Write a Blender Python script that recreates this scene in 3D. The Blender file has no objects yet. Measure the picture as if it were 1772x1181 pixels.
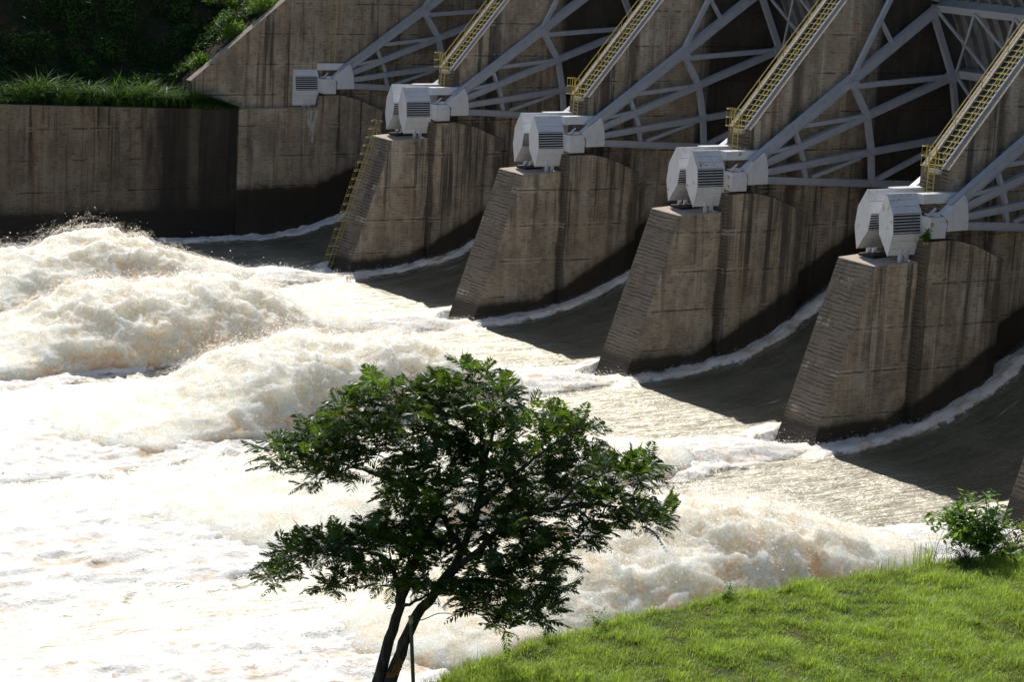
import bpy, bmesh, math, random
import numpy as np
from mathutils import Vector, Matrix
PI = math.pi
rng = np.random.default_rng(7)
random.seed(7)
scene = bpy.context.scene
COL = scene.collection

# ------------------------------------------------------------------ camera frame (world: x along the dam, y upstream, z up)
CAM = np.array([185.926, -100.536, 20.848])
CR = np.array([0.5370423, 0.84178449, 0.05463003])
CU = np.array([-0.20005607, 0.06418256, 0.97767999])
CD = np.array([-0.81948956, 0.53598458, -0.20287284])
FPX = 4010.52
def ray(px, py): return CD + (px-886)/FPX*CR - (py-590.5)/FPX*CU
def proj(P):
    v = P - CAM; z = v @ CD
    return 886 + FPX*(v@CR)/z, 590.5 - FPX*(v@CU)/z, z
WATER = -13.75
S = 20.0
XC = -1.63           # pier centre line relative to its trunnion
SUN = np.array([-0.645, 0.222, 0.732]); SUN /= np.linalg.norm(SUN)

# ------------------------------------------------------------------ noise
def _hash(ix, iy, iz, seed):
    h = (ix.astype(np.int64)*374761393 + iy.astype(np.int64)*668265263 + iz.astype(np.int64)*2147483647 + seed*974634777) & 0xffffffff
    h = ((h ^ (h >> 13))*1274126177) & 0xffffffff
    h = ((h ^ (h >> 16))*2246822519) & 0xffffffff
    return ((h ^ (h >> 15)) & 0xffffff)/float(0xffffff)
def vnoise(P, seed=0):
    P = np.asarray(P, float)
    i = np.floor(P); f = P - i; i = i.astype(np.int64)
    u = f*f*f*(f*(f*6-15)+10)
    x, y, z = i[:, 0], i[:, 1], i[:, 2]; r = 0
    for dx in (0, 1):
        wx = u[:, 0] if dx else 1-u[:, 0]
        for dy in (0, 1):
            wy = u[:, 1] if dy else 1-u[:, 1]
            for dz in (0, 1):
                wz = u[:, 2] if dz else 1-u[:, 2]
                r = r + wx*wy*wz*_hash(x+dx, y+dy, z+dz, seed)
    return r*2-1
def fbm(P, octv=4, seed=0, gain=.5, lac=2.03, mode=0):
    a = 1.0; s = 0; P = np.array(P, float); t = 0
    for k in range(octv):
        n = vnoise(P, seed+k*17)
        if mode == 1: n = 1-2*np.abs(n)**.8           # ridged
        if mode == 2: n = 2*np.abs(n)**.8-1           # billow
        s = s + a*n; t += a; a *= gain; P = P*lac+3.7
    return s/t
def sstep(a, b, x):
    t = np.clip((x-a)/(b-a), 0, 1); return t*t*(3-2*t)

# ------------------------------------------------------------------ objects
def link(o, parent=None):
    COL.objects.link(o)
    if parent is not None: o.parent = parent
    return o
def tag(o, label=None, cat=None, group=None, kind=None):
    if label: o['label'] = label
    if cat: o['category'] = cat
    if group: o['group'] = group
    if kind: o['kind'] = kind
    return o
def thing(name, label, cat, loc=(0, 0, 0), group=None):
    o = bpy.data.objects.new(name, None); o.empty_display_size = .2
    o.location = loc; link(o); return tag(o, label, cat, group)
def np_mesh(name, V, quads=None, tris=None, mat=None, parent=None, attrs=None, smooth=False):
    me = bpy.data.meshes.new(name)
    V = np.asarray(V, np.float32)
    me.vertices.add(len(V)); me.vertices.foreach_set('co', V.ravel())
    q = np.zeros((0, 4), np.int32) if quads is None else np.asarray(quads, np.int32)
    t = np.zeros((0, 3), np.int32) if tris is None else np.asarray(tris, np.int32)
    loops = np.concatenate([q.ravel(), t.ravel()])
    me.loops.add(len(loops)); me.loops.foreach_set('vertex_index', loops)
    tot = np.concatenate([np.full(len(q), 4), np.full(len(t), 3)]).astype(np.int32)
    st = np.concatenate([[0], np.cumsum(tot)[:-1]]).astype(np.int32)
    me.polygons.add(len(tot)); me.polygons.foreach_set('loop_start', st); me.polygons.foreach_set('loop_total', tot)
    me.polygons.foreach_set('use_smooth', np.full(len(tot), smooth))
    for k, v in (attrs or {}).items():
        a = me.attributes.new(k, 'FLOAT', 'POINT'); a.data.foreach_set('value', np.asarray(v, np.float32))
    me.update(calc_edges=True)
    o = bpy.data.objects.new(name, me)
    if mat: me.materials.append(mat)
    return link(o, parent)
class MB:
    def __init__(s): s.bm = bmesh.new()
    def hexa(s, c):
        v = [s.bm.verts.new(tuple(p)) for p in c]
        for f in ((0, 3, 2, 1), (4, 5, 6, 7), (0, 1, 5, 4), (1, 2, 6, 5), (2, 3, 7, 6), (3, 0, 4, 7)):
            s.bm.faces.new([v[i] for i in f])
    def box(s, x0, x1, y0, y1, z0, z1):
        s.hexa([(x0, y0, z0), (x1, y0, z0), (x1, y1, z0), (x0, y1, z0), (x0, y0, z1), (x1, y0, z1), (x1, y1, z1), (x0, y1, z1)]); return s
    def bar(s, p, q, w, h, side=(1, 0, 0)):
        p = Vector(p); q = Vector(q); d = (q-p).normalized(); a = Vector(side); a = (a-d*a.dot(d)).normalized(); b = d.cross(a)
        a = a*w/2; b = b*h/2
        s.hexa([p-a-b, p+a-b, p+a+b, p-a+b, q-a-b, q+a-b, q+a+b, q-a+b]); return s
    def ibar(s, p, q, w, h, t=.06, side=(1, 0, 0)):
        # two flanges and a web, seen from the side as a recessed web between flange edges
        p = Vector(p); q = Vector(q); d = (q-p).normalized(); a = Vector(side); a = (a-d*a.dot(d)).normalized(); b = d.cross(a)
        for sg in (-1, 1): s.bar(p+b*sg*(h-t)/2, q+b*sg*(h-t)/2, w, t, side)
        s.bar(p, q, w*.55, h-2*t-.002, side); return s
    def tube(s, pts, r, n=6):
        rs = r if hasattr(r, '__len__') else [r]*len(pts); rings = []
        pts = [Vector(p) for p in pts]
        for i, p in enumerate(pts):
            d = (pts[min(i+1, len(pts)-1)]-pts[max(i-1, 0)]).normalized()
            a = d.orthogonal().normalized() if i == 0 else (pa - d*pa.dot(d)).normalized()
            pa = a; b = d.cross(a)
            rings.append([s.bm.verts.new(p+(a*math.cos(2*PI*k/n)+b*math.sin(2*PI*k/n))*rs[i]) for k in range(n)])
        for i in range(len(rings)-1):
            for k in range(n): s.bm.faces.new([rings[i][k], rings[i][(k+1) % n], rings[i+1][(k+1) % n], rings[i+1][k]])
        s.bm.faces.new(rings[0][::-1]); s.bm.faces.new(rings[-1]); return s
    def prism(s, poly, x0, x1, axis='x'):
        def mk(x, p):
            return (x, p[0], p[1]) if axis == 'x' else ((p[0], x, p[1]) if axis == 'y' else (p[0], p[1], x))
        a = [s.bm.verts.new(mk(x0, p)) for p in poly]; b = [s.bm.verts.new(mk(x1, p)) for p in poly]
        n = len(poly); s.bm.faces.new(a); s.bm.faces.new(b[::-1])
        for i in range(n): s.bm.faces.new([a[i], b[i], b[(i+1) % n], a[(i+1) % n]])
        return s
    def loft(s, A, B):
        a = [s.bm.verts.new(p) for p in A]; b = [s.bm.verts.new(p) for p in B]; n = len(A)
        s.bm.faces.new(a); s.bm.faces.new(b[::-1])
        for i in range(n): s.bm.faces.new([a[i], b[i], b[(i+1) % n], a[(i+1) % n]])
        return s
    def face(s, pts): s.bm.faces.new([s.bm.verts.new(p) for p in pts]); return s
    def bevel(s, w, seg=1):
        bmesh.ops.recalc_face_normals(s.bm, faces=s.bm.faces)
        bmesh.ops.bevel(s.bm, geom=[e for e in s.bm.edges], offset=w, segments=seg, affect='EDGES', profile=.5); return s
    def build(s, name, mat, parent=None, smooth=False, smooth_ang=None):
        bmesh.ops.recalc_face_normals(s.bm, faces=s.bm.faces)
        me = bpy.data.meshes.new(name); s.bm.to_mesh(me); s.bm.free()
        me.materials.append(mat)
        if smooth:
            me.polygons.foreach_set('use_smooth', [True]*len(me.polygons))
        return link(bpy.data.objects.new(name, me), parent)
def copy_tree(o, dx, label=None, parent=None):
    c = o.copy(); COL.objects.link(c)
    if parent is None: c.location = o.location + Vector((dx, 0, 0))
    else: c.parent = parent
    if label: c['label'] = label
    for ch in CHILD.get(o.name, [x for x in o.children]): copy_tree(ch, 0, None, c)
    return c
CHILD = {}

# ------------------------------------------------------------------ material helpers
class NT:
    def __init__(s, name):
        s.m = bpy.data.materials.new(name); s.m.use_nodes = True; s.t = s.m.node_tree; s.t.nodes.clear()
        s.out = s.t.nodes.new('ShaderNodeOutputMaterial')
    def n(s, typ, **kw):
        nd = s.t.nodes.new(typ)
        for k, v in kw.items(): setattr(nd, k, v)
        return nd
    def lk(s, a, b): s.t.links.new(a, b)
    def val(s, sock, v):
        if isinstance(v, bpy.types.NodeSocket): s.lk(v, sock)
        else: sock.default_value = v
    def math(s, op, a, b=0.0, c=None, clamp=False):
        nd = s.n('ShaderNodeMath', operation=op, use_clamp=clamp); s.val(nd.inputs[0], a); s.val(nd.inputs[1], b)
        if c is not None: s.val(nd.inputs[2], c)
        return nd.outputs[0]
    def noise(s, vec, scale=1, detail=3, rough=.55, dist=0.0):
        nd = s.n('ShaderNodeTexNoise'); s.lk(vec, nd.inputs['Vector']); nd.inputs['Scale'].default_value = scale
        nd.inputs['Detail'].default_value = detail; nd.inputs['Roughness'].default_value = rough; nd.inputs['Distortion'].default_value = dist
        return nd.outputs['Fac']
    def mapv(s, vec, scale=(1, 1, 1), loc=(0, 0, 0), rot=(0, 0, 0)):
        nd = s.n('ShaderNodeMapping'); s.lk(vec, nd.inputs[0]); nd.inputs['Scale'].default_value = scale
        nd.inputs['Location'].default_value = loc; nd.inputs['Rotation'].default_value = rot; return nd.outputs[0]
    def ss(s, x, a, b):     # smoothstep, also falling when a > b
        nd = s.n('ShaderNodeMapRange', interpolation_type='SMOOTHSTEP'); s.val(nd.inputs[0], x)
        if isinstance(a, (int, float)) and isinstance(b, (int, float)) and a > b:
            s.val(nd.inputs[1], b); s.val(nd.inputs[2], a); nd.inputs[3].default_value = 1; nd.inputs[4].default_value = 0
        else: s.val(nd.inputs[1], a); s.val(nd.inputs[2], b)
        return nd.outputs[0]
    def mix(s, f, a, b, blend='MIX'):
        nd = s.n('ShaderNodeMix', data_type='RGBA', blend_type=blend); s.val(nd.inputs[0], f)
        for sock, v in ((nd.inputs[6], a), (nd.inputs[7], b)):
            if isinstance(v, tuple): sock.default_value = (*v, 1) if len(v) == 3 else v
            else: s.lk(v, sock)
        return nd.outputs[2]
    def attr(s, name): return s.n('ShaderNodeAttribute', attribute_name=name).outputs['Fac']
    def bump(s, h, strength=.3, dist=.05):
        nd = s.n('ShaderNodeBump'); s.lk(h, nd.inputs['Height']); nd.inputs['Strength'].default_value = strength; nd.inputs['Distance'].default_value = dist
        return nd.outputs[0]
    def pbr(s, col, rough=.8, normal=None, metal=0.0, spec=.5):
        nd = s.n('ShaderNodeBsdfPrincipled'); s.val(nd.inputs['Base Color'], (*col, 1) if isinstance(col, tuple) else col)
        s.val(nd.inputs['Roughness'], rough); nd.inputs['Metallic'].default_value = metal; nd.inputs['Specular IOR Level'].default_value = spec
        if normal is not None: s.lk(normal, nd.inputs['Normal'])
        return nd.outputs[0]
    def end(s, shader): s.lk(shader, s.out.inputs[0]); return s.m

def concrete(name, mode='pier', bright=1.0):
    t = NT(name); tc = t.n('ShaderNodeTexCoord').outputs['Object']
    oi = t.n('ShaderNodeObjectInfo'); 
    off = t.n('ShaderNodeVectorMath', operation='ADD'); t.lk(tc, off.inputs[0])
    sc = t.n('ShaderNodeVectorMath', operation='SCALE'); t.lk(oi.outputs['Location'], sc.inputs[0]); sc.inputs['Scale'].default_value = .37
    t.lk(sc.outputs[0], off.inputs[1]); P = off.outputs[0]
    sep = t.n('ShaderNodeSeparateXYZ'); t.lk(tc, sep.inputs[0]); X, Y, Z = sep.outputs
    big = t.noise(P, .35, 4, .6); mid = t.noise(P, 1.7, 5, .65); fine = t.noise(P, 14, 4, .7)
    col = t.mix(t.ss(big, .35, .68), (.43, .335, .225), (.29, .226, .155))
    col = t.mix(t.math('MULTIPLY', t.ss(mid, .47, .66), .5), col, (.17, .130, .092))
    # warm brown washes running down
    run = t.noise(t.mapv(P, (.9, .9, .035)), 1.0, 4, .6)
    col = t.mix(t.math('MULTIPLY', t.ss(run, .50, .62), .38), col, (.44, .32, .20))
    pa = t.noise(t.mapv(P, (.55, .55, .30), (21, 3, 9)), 1.0, 5, .62)
    col = t.mix(t.math('MULTIPLY', t.ss(pa, .53, .64), .5), col, (.52, .455, .36))
    col = t.mix(t.math('MULTIPLY', t.ss(pa, .46, .36), .45), col, (.16, .125, .09))
    # black streaks under the top edges
    st = t.noise(t.mapv(P, (1.25, 1.25, .045), (4, 2, 0)), 1.0, 5, .68)
    st2 = t.noise(t.mapv(P, (.42, .42, .02), (9, 5, 3)), 1.0, 3, .6)
    topfade = t.ss(t.math('ADD', Z, t.math('MULTIPLY', t.math('SUBTRACT', st2, .5), 14)), -11.0, -3.5)
    black = t.math('MULTIPLY', t.ss(st, .50, .63), t.math('MULTIPLY', t.math('MULTIPLY_ADD', topfade, .85, .08), t.ss(st2, .32, .52)))
    if mode == 'pier':
        black = t.math('MULTIPLY', black, t.math('SUBTRACT', 1, t.math('MULTIPLY', t.ss(Z, -.5, 1.5), .6)))
        cz_ = t.math('MULTIPLY', t.ss(Y, -1.62, -1.5), t.ss(Y, 5.9, 5.2))
        st3 = t.noise(t.mapv(P, (.95, .95, .03), (14, 6, 2)), 1.0, 4, .6)
        black = t.math('MAXIMUM', black, t.math('MULTIPLY', t.math('MULTIPLY', cz_, t.ss(st3, .50, .60)), t.math('MULTIPLY_ADD', topfade, .5, .45)))
        gr = t.math('ADD', Y, t.math('MULTIPLY_ADD', t.noise(t.mapv(P, (1.5, 1.5, .35)), 1, 4, .65), .9, -.45))
        gv = t.math('MAXIMUM', t.ss(t.math('ABSOLUTE', t.math('ADD', gr, 1.52)), .36, .12), t.ss(t.math('ABSOLUTE', t.math('SUBTRACT', gr, 4.95)), .75, .25))  # shade of the groove and corbel end painted in as dark bands
        black = t.math('MAXIMUM', black, t.math('MULTIPLY', gv, .85))
    col = t.mix(t.math('MULTIPLY', black, .86), col, (.035, .030, .026))
    # rust streaks
    ru = t.noise(t.mapv(P, (2.1, 2.1, .06), (31, 7, 1)), 1.0, 4, .6)
    col = t.mix(t.math('MULTIPLY', t.ss(ru, .59, .69), .55), col, (.34, .135, .04))
    # pale lime streaks
    li = t.noise(t.mapv(P, (2.6, 2.6, .10), (3, 17, 1)), 1.0, 4, .6)
    col = t.mix(t.math('MULTIPLY', t.ss(li, .56, .68), .55), col, (.56, .47, .36))
    # board marks: thin dark lines of uneven strength every 0.17 m
    wob = t.math('MULTIPLY', t.math('SUBTRACT', t.noise(P, .6, 2), .5), .25)
    bz = t.math('FRACT', t.math('DIVIDE', t.math('ADD', Z, wob), .23))
    bl = t.ss(t.math('ABSOLUTE', t.math('SUBTRACT', bz, .5)), .34, .5)
    bmod = t.noise(t.mapv(P, (.35, .35, 5.5)), 1.0, 4, .7)
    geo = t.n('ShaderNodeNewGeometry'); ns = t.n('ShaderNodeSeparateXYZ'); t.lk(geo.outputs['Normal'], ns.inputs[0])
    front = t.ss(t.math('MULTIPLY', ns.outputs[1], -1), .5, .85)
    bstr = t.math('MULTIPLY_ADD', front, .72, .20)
    col = t.mix(t.math('MULTIPLY', t.math('MULTIPLY', bl, t.ss(bmod, .40, .54)), bstr), col, (.045, .036, .030))
    fz = t.math('FRACT', t.math('DIVIDE', t.math('ADD', Z, t.math('MULTIPLY', wob, 1.4)), .25))
    fl2 = t.math('MULTIPLY', t.ss(t.math('ABSOLUTE', t.math('SUBTRACT', fz, .5)), .26, .42), t.ss(t.noise(t.mapv(P, (.6, .6, 3.0), (7, 1, 5)), 1.0, 4, .7), .40, .55))
    ribs = t.math('MULTIPLY', t.math('MULTIPLY', fl2, front), .85)
    dash = t.noise(t.mapv(P, (1.6, 1.6, 11)), 1.0, 5, .75)
    col = t.mix(t.math('MULTIPLY', t.ss(dash, .555, .62), .62), col, (.05, .04, .032))
    col = t.mix(t.math('MULTIPLY', front, .78), col, (.105, .080, .058))  # downstream faces darkened: their shade is put into the colour
    col = t.mix(ribs, col, (.030, .024, .019))
    # lift joints every 2.72 m, dark and ragged, with lime on some
    jz = t.math('FRACT', t.math('DIVIDE', t.math('ADD', t.math('ADD', Z, 6.29+27.2), t.math('MULTIPLY', wob, .35)), 2.72))
    jd = t.math('MULTIPLY', t.math('MINIMUM', jz, t.math('SUBTRACT', 1, jz)), 2.72)
    jn = t.noise(t.mapv(P, (.55, .55, .2)), 1.0, 4, .7)
    jl = t.math('MULTIPLY', t.ss(jd, .08, .02), t.ss(jn, .44, .58))
    limeband = t.math('MULTIPLY', t.ss(t.math('ABSOLUTE', t.math('SUBTRACT', jd, .12)), .12, .04), t.ss(t.noise(t.mapv(P, (.5, .5, .2), (40, 3, 2)), 1, 4, .7), .54, .62))
    col = t.mix(t.math('MULTIPLY', limeband, .45), col, (.54, .46, .36))
    col = t.mix(t.math('MULTIPLY', jl, .8), col, (.035, .03, .026))
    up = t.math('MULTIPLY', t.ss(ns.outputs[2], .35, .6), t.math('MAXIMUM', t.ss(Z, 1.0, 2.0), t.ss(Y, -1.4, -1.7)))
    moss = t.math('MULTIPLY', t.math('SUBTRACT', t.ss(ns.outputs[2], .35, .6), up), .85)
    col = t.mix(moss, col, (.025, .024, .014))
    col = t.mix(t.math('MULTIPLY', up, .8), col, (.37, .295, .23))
    # seepage in the gate slots
    if mode == 'pier':
        dk = t.math('ADD', Y, t.math('MULTIPLY', t.math('SUBTRACT', t.noise(t.mapv(P, (.6, .6, .05)), 1.0, 4, .6), .5), 7))
        col = t.mix(t.math('MULTIPLY', t.ss(dk, 10.2, 12.6), .88), col, (.022, .018, .014))
    # stained by high water
    wn = t.math('MULTIPLY', t.math('SUBTRACT', t.noise(P, .7, 5, .65), .5), 1.3)
    if mode == 'pier': zw = t.math('MAXIMUM', t.math('MULTIPLY_ADD', Y, .03, -11.95), t.math('MULTIPLY_ADD', Y, .54, -10.35))
    elif mode == 'abut': zw = t.math('MAXIMUM', t.math('MULTIPLY_ADD', Y, .02, -9.0), t.math('MULTIPLY_ADD', Y, .40, -8.4))
    else: zw = t.math('MULTIPLY_ADD', Y, .0, -10.75)
    wet = t.ss(t.math('SUBTRACT', t.math('MULTIPLY_ADD', wn, .55, zw), Z), -.18, .30)
    if mode == 'wall':   # the damp bay by the abutment
        dm = t.math('ADD', Y, t.math('MULTIPLY', t.math('SUBTRACT', t.noise(t.mapv(P, (.5, .5, .12)), 1.0, 4, .6), .5), 5))
        damp = t.math('MULTIPLY', t.ss(dm, -18.6, -16.6), .93)
        pale = t.math('MULTIPLY', t.ss(t.math('ABSOLUTE', t.math('ADD', Y, 13.6)), .9, .2), .45)
        damp = t.math('MULTIPLY', damp, t.math('SUBTRACT', 1, pale))
        wet = t.math('MAXIMUM', wet, damp)
    dampz = t.ss(t.math('SUBTRACT', t.math('MULTIPLY_ADD', wn, 1.1, zw), Z), -1.0, .3)
    col = t.mix(t.math('MULTIPLY', dampz, .55), col, (.075, .055, .032))
    col = t.mix(t.math('MULTIPLY', wet, .90), col, (.024, .018, .011))
    if mode == 'abut':   # white calcite run below the anchor bracket
        cy = t.math('ADD', Y, t.math('MULTIPLY_ADD', t.noise(P, 2.2, 3), .9, 1.6))
        cw = t.math('MULTIPLY_ADD', t.math('ADD', Z, 5.6), .16, .03)
        cal = t.math('MULTIPLY', t.ss(t.math('SUBTRACT', t.math('ABSOLUTE', cy), cw), .09, -.05), t.math('MULTIPLY', t.ss(Z, -5.4, -5.0), t.ss(Z, -2.15, -2.3)))
        cal = t.math('MULTIPLY', cal, t.ss(t.noise(t.mapv(P, (4, 4, .5)), 1, 3), .38, .52))
        col = t.mix(cal, col, (.55, .52, .46))
    hsv = t.n('ShaderNodeHueSaturation'); hsv.inputs['Value'].default_value = bright; hsv.inputs['Saturation'].default_value = .88; t.lk(col, hsv.inputs['Color'])
    h = t.math('ADD', t.math('MULTIPLY', fine, .35), t.math('SUBTRACT', t.math('MULTIPLY', dash, .5), t.math('ADD', t.math('MULTIPLY', bl, .4), t.math('MULTIPLY', ribs, .9))))
    nrm = t.bump(h, .55, .04)
    rough = t.math('MULTIPLY_ADD', wet, -.30, .88)
    return t.end(t.pbr(hsv.outputs[0], rough, nrm, spec=.35))

def steel(name, col, rust=.0, dirt=.35, rough=.45):
    t = NT(name); tc = t.n('ShaderNodeTexCoord').outputs['Object']
    oi = t.n('ShaderNodeObjectInfo'); off = t.n('ShaderNodeVectorMath', operation='ADD'); t.lk(tc, off.inputs[0]); t.lk(oi.outputs['Location'], off.inputs[1]); P = off.outputs[0]
    d = t.noise(P, 1.6, 5, .65); run = t.noise(t.mapv(P, (3, 3, .35)), 1, 4, .6)
    c = t.mix(t.math('MULTIPLY', t.ss(d, .42, .72), dirt), col, tuple(x*.62 for x in col))
    c = t.mix(t.math('MULTIPLY', t.ss(run, .55, .72), dirt*.8), c, (col[0]*.66, col[1]*.6, col[2]*.52))
    if rust > 0:
        r = t.noise(P, 1.35, 6, .68); r2 = t.noise(t.mapv(P, (4, 4, .7), (3, 8, 1)), 1, 4, .6)
        m = t.math('MAXIMUM', t.ss(r, .74-rust*.14, .80-rust*.14), t.math('MULTIPLY', t.ss(r2, .72-rust*.09, .80-rust*.09), .8))
        c = t.mix(t.math('MULTIPLY', m, .85), c, t.mix(t.noise(P, 9, 3), (.30, .12, .04), (.46, .25, .11)))
    return t.end(t.pbr(c, t.math('MULTIPLY_ADD', d, .25, rough-.1), t.bump(t.noise(P, 3, 3), .12, .02), spec=.4))

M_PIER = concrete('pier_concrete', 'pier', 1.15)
M_ABUT = concrete('abutment_concrete', 'abut', .88)
M_WALL = concrete('training_wall_concrete', 'wall', .46)
M_WHITE = steel('white_painted_steel', (.66, .665, .69), .35, .3)
M_RUSTY = steel('rusty_white_painted_steel', (.66, .66, .67), .98, .3)
M_GREY = steel('grey_painted_steel', (.42, .435, .475), .35, .4)
M_SKIN = steel('gate_plate_steel', (.26, .26, .265), .2, .5)
M_YEL = steel('yellow_painted_steel', (.55, .43, .085), .35, .4, .5)
M_FADED = steel('faded_yellow_steel', (.44, .36, .13), .3, .5, .6)
M_TREAD = steel('stair_steel', (.50, .47, .44), .2, .4)
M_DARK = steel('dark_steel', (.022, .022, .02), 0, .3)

# ------------------------------------------------------------------ piers
KN = .342                                            # batter of the nose
def nose_y(z, y0=-5.0, z0=-2.36): return y0 - (z0-z)*KN
def make_pier():
    r = thing('spillway_pier', 'x', 'pier', (0, 0, 0), 'concrete piers of the spillway')
    hw = 1.73; hb = 1.98; ye = -1.55; zb = -17.5
    # nose: trapezium in plan, leaning front face
    m = MB(); A = []; B = []
    for z, L in ((zb, A), (-2.36, B)):
        yf = nose_y(z)
        L += [(XC-hw, yf, z), (XC+hw, yf, z), (XC+hb, ye, z+(.16 if z > -5 else 0)), (XC-hb, ye, z+(.16 if z > -5 else 0))]
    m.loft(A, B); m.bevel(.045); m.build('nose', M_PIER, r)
    # trunk, with the sloping downstream edge that carries the stair
    poly = [(ye+.003, -17.5), (ye+.003, -1.2), (1.05, -.75), (1.05, 3.32), (19.3, 24.64), (34, 24.64), (34, -17.5)]
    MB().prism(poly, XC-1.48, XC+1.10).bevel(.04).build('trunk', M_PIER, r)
    # corbels under the trunnions, one on each side, with a sloping top
    cp = [(ye-.004, -17.4), (ye-.004, -.86), (.62, -.80), (2.6, -1.22), (5.25, -2.30), (5.25, -17.4)]
    MB().prism(cp, XC+1.105, XC+2.5).bevel(.05).build('corbel', M_PIER, r)
    MB().prism(cp, XC-2.5, XC-1.485).bevel(.05).build('corbel', M_PIER, r)
    return r
names = ['concrete pier with yellow caged ladder on its nose, farthest from the camera',
         'concrete pier between the laddered pier and the one with rusty white housings on top',
         'concrete pier with rusty white housings, third in the row behind the tree top',
         'nearest fully visible concrete pier with small plant growing beside its trunnion',
         'mostly cut off concrete pier behind the leafy bush at the right edge']
pier0 = make_pier(); pier0.location.x = S; pier0['label'] = names[0]
piers = [pier0]
for k in range(2, 6): piers.append(copy_tree(pier0, S*(k-1), names[k-1]))

# ------------------------------------------------------------------ left abutment, training wall
ab = thing('left_abutment', 'stained concrete abutment block with sloping top carrying the single housing at far left', 'abutment')
cp = [(-9.4, -17.4), (-9.4, -2.06), (-1.55, -1.95), (-1.5, -.86), (.62, -.80), (2.6, -1.22), (5.25, -2.30), (5.25, -17.4)]
MB().prism(cp, -3.2, .30).bevel(.05).build('buttress', M_ABUT, ab)
up = [(-40, -17.3), (-40, -2.2), (-15.2, -2.0), (-13.1, .55), (-4.35, 7.6), (3.5, 14.0), (20, 27), (34, 27), (34, -17.3)]
MB().prism([(-13.7, -17.3), (-13.7, .28), (-4.35, 7.60), (3.5, 14.0), (20, 27), (34, 27), (34, -17.3)], -1.15, -.35).bevel(.04).build('upper_wall', M_ABUT, ab)
MB().prism([(-13.75, .22), (-13.9, .40), (-4.55, 7.83), (3.3, 14.25), (3.5, 14.0), (-4.35, 7.58)], -1.25, -.29).bevel(.03).build('coping', M_ABUT, ab)
tw = thing('training_wall', 'long dark stained concrete wall along the far bank under the tall grass', 'retaining wall')
MB().prism([(-140, -17.4), (-140, -1.35), (-31, -1.45), (-9.43, -2.10), (-9.43, -17.4)], -3.4, .26).bevel(.04).build('wall_face', M_WALL, tw)

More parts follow.
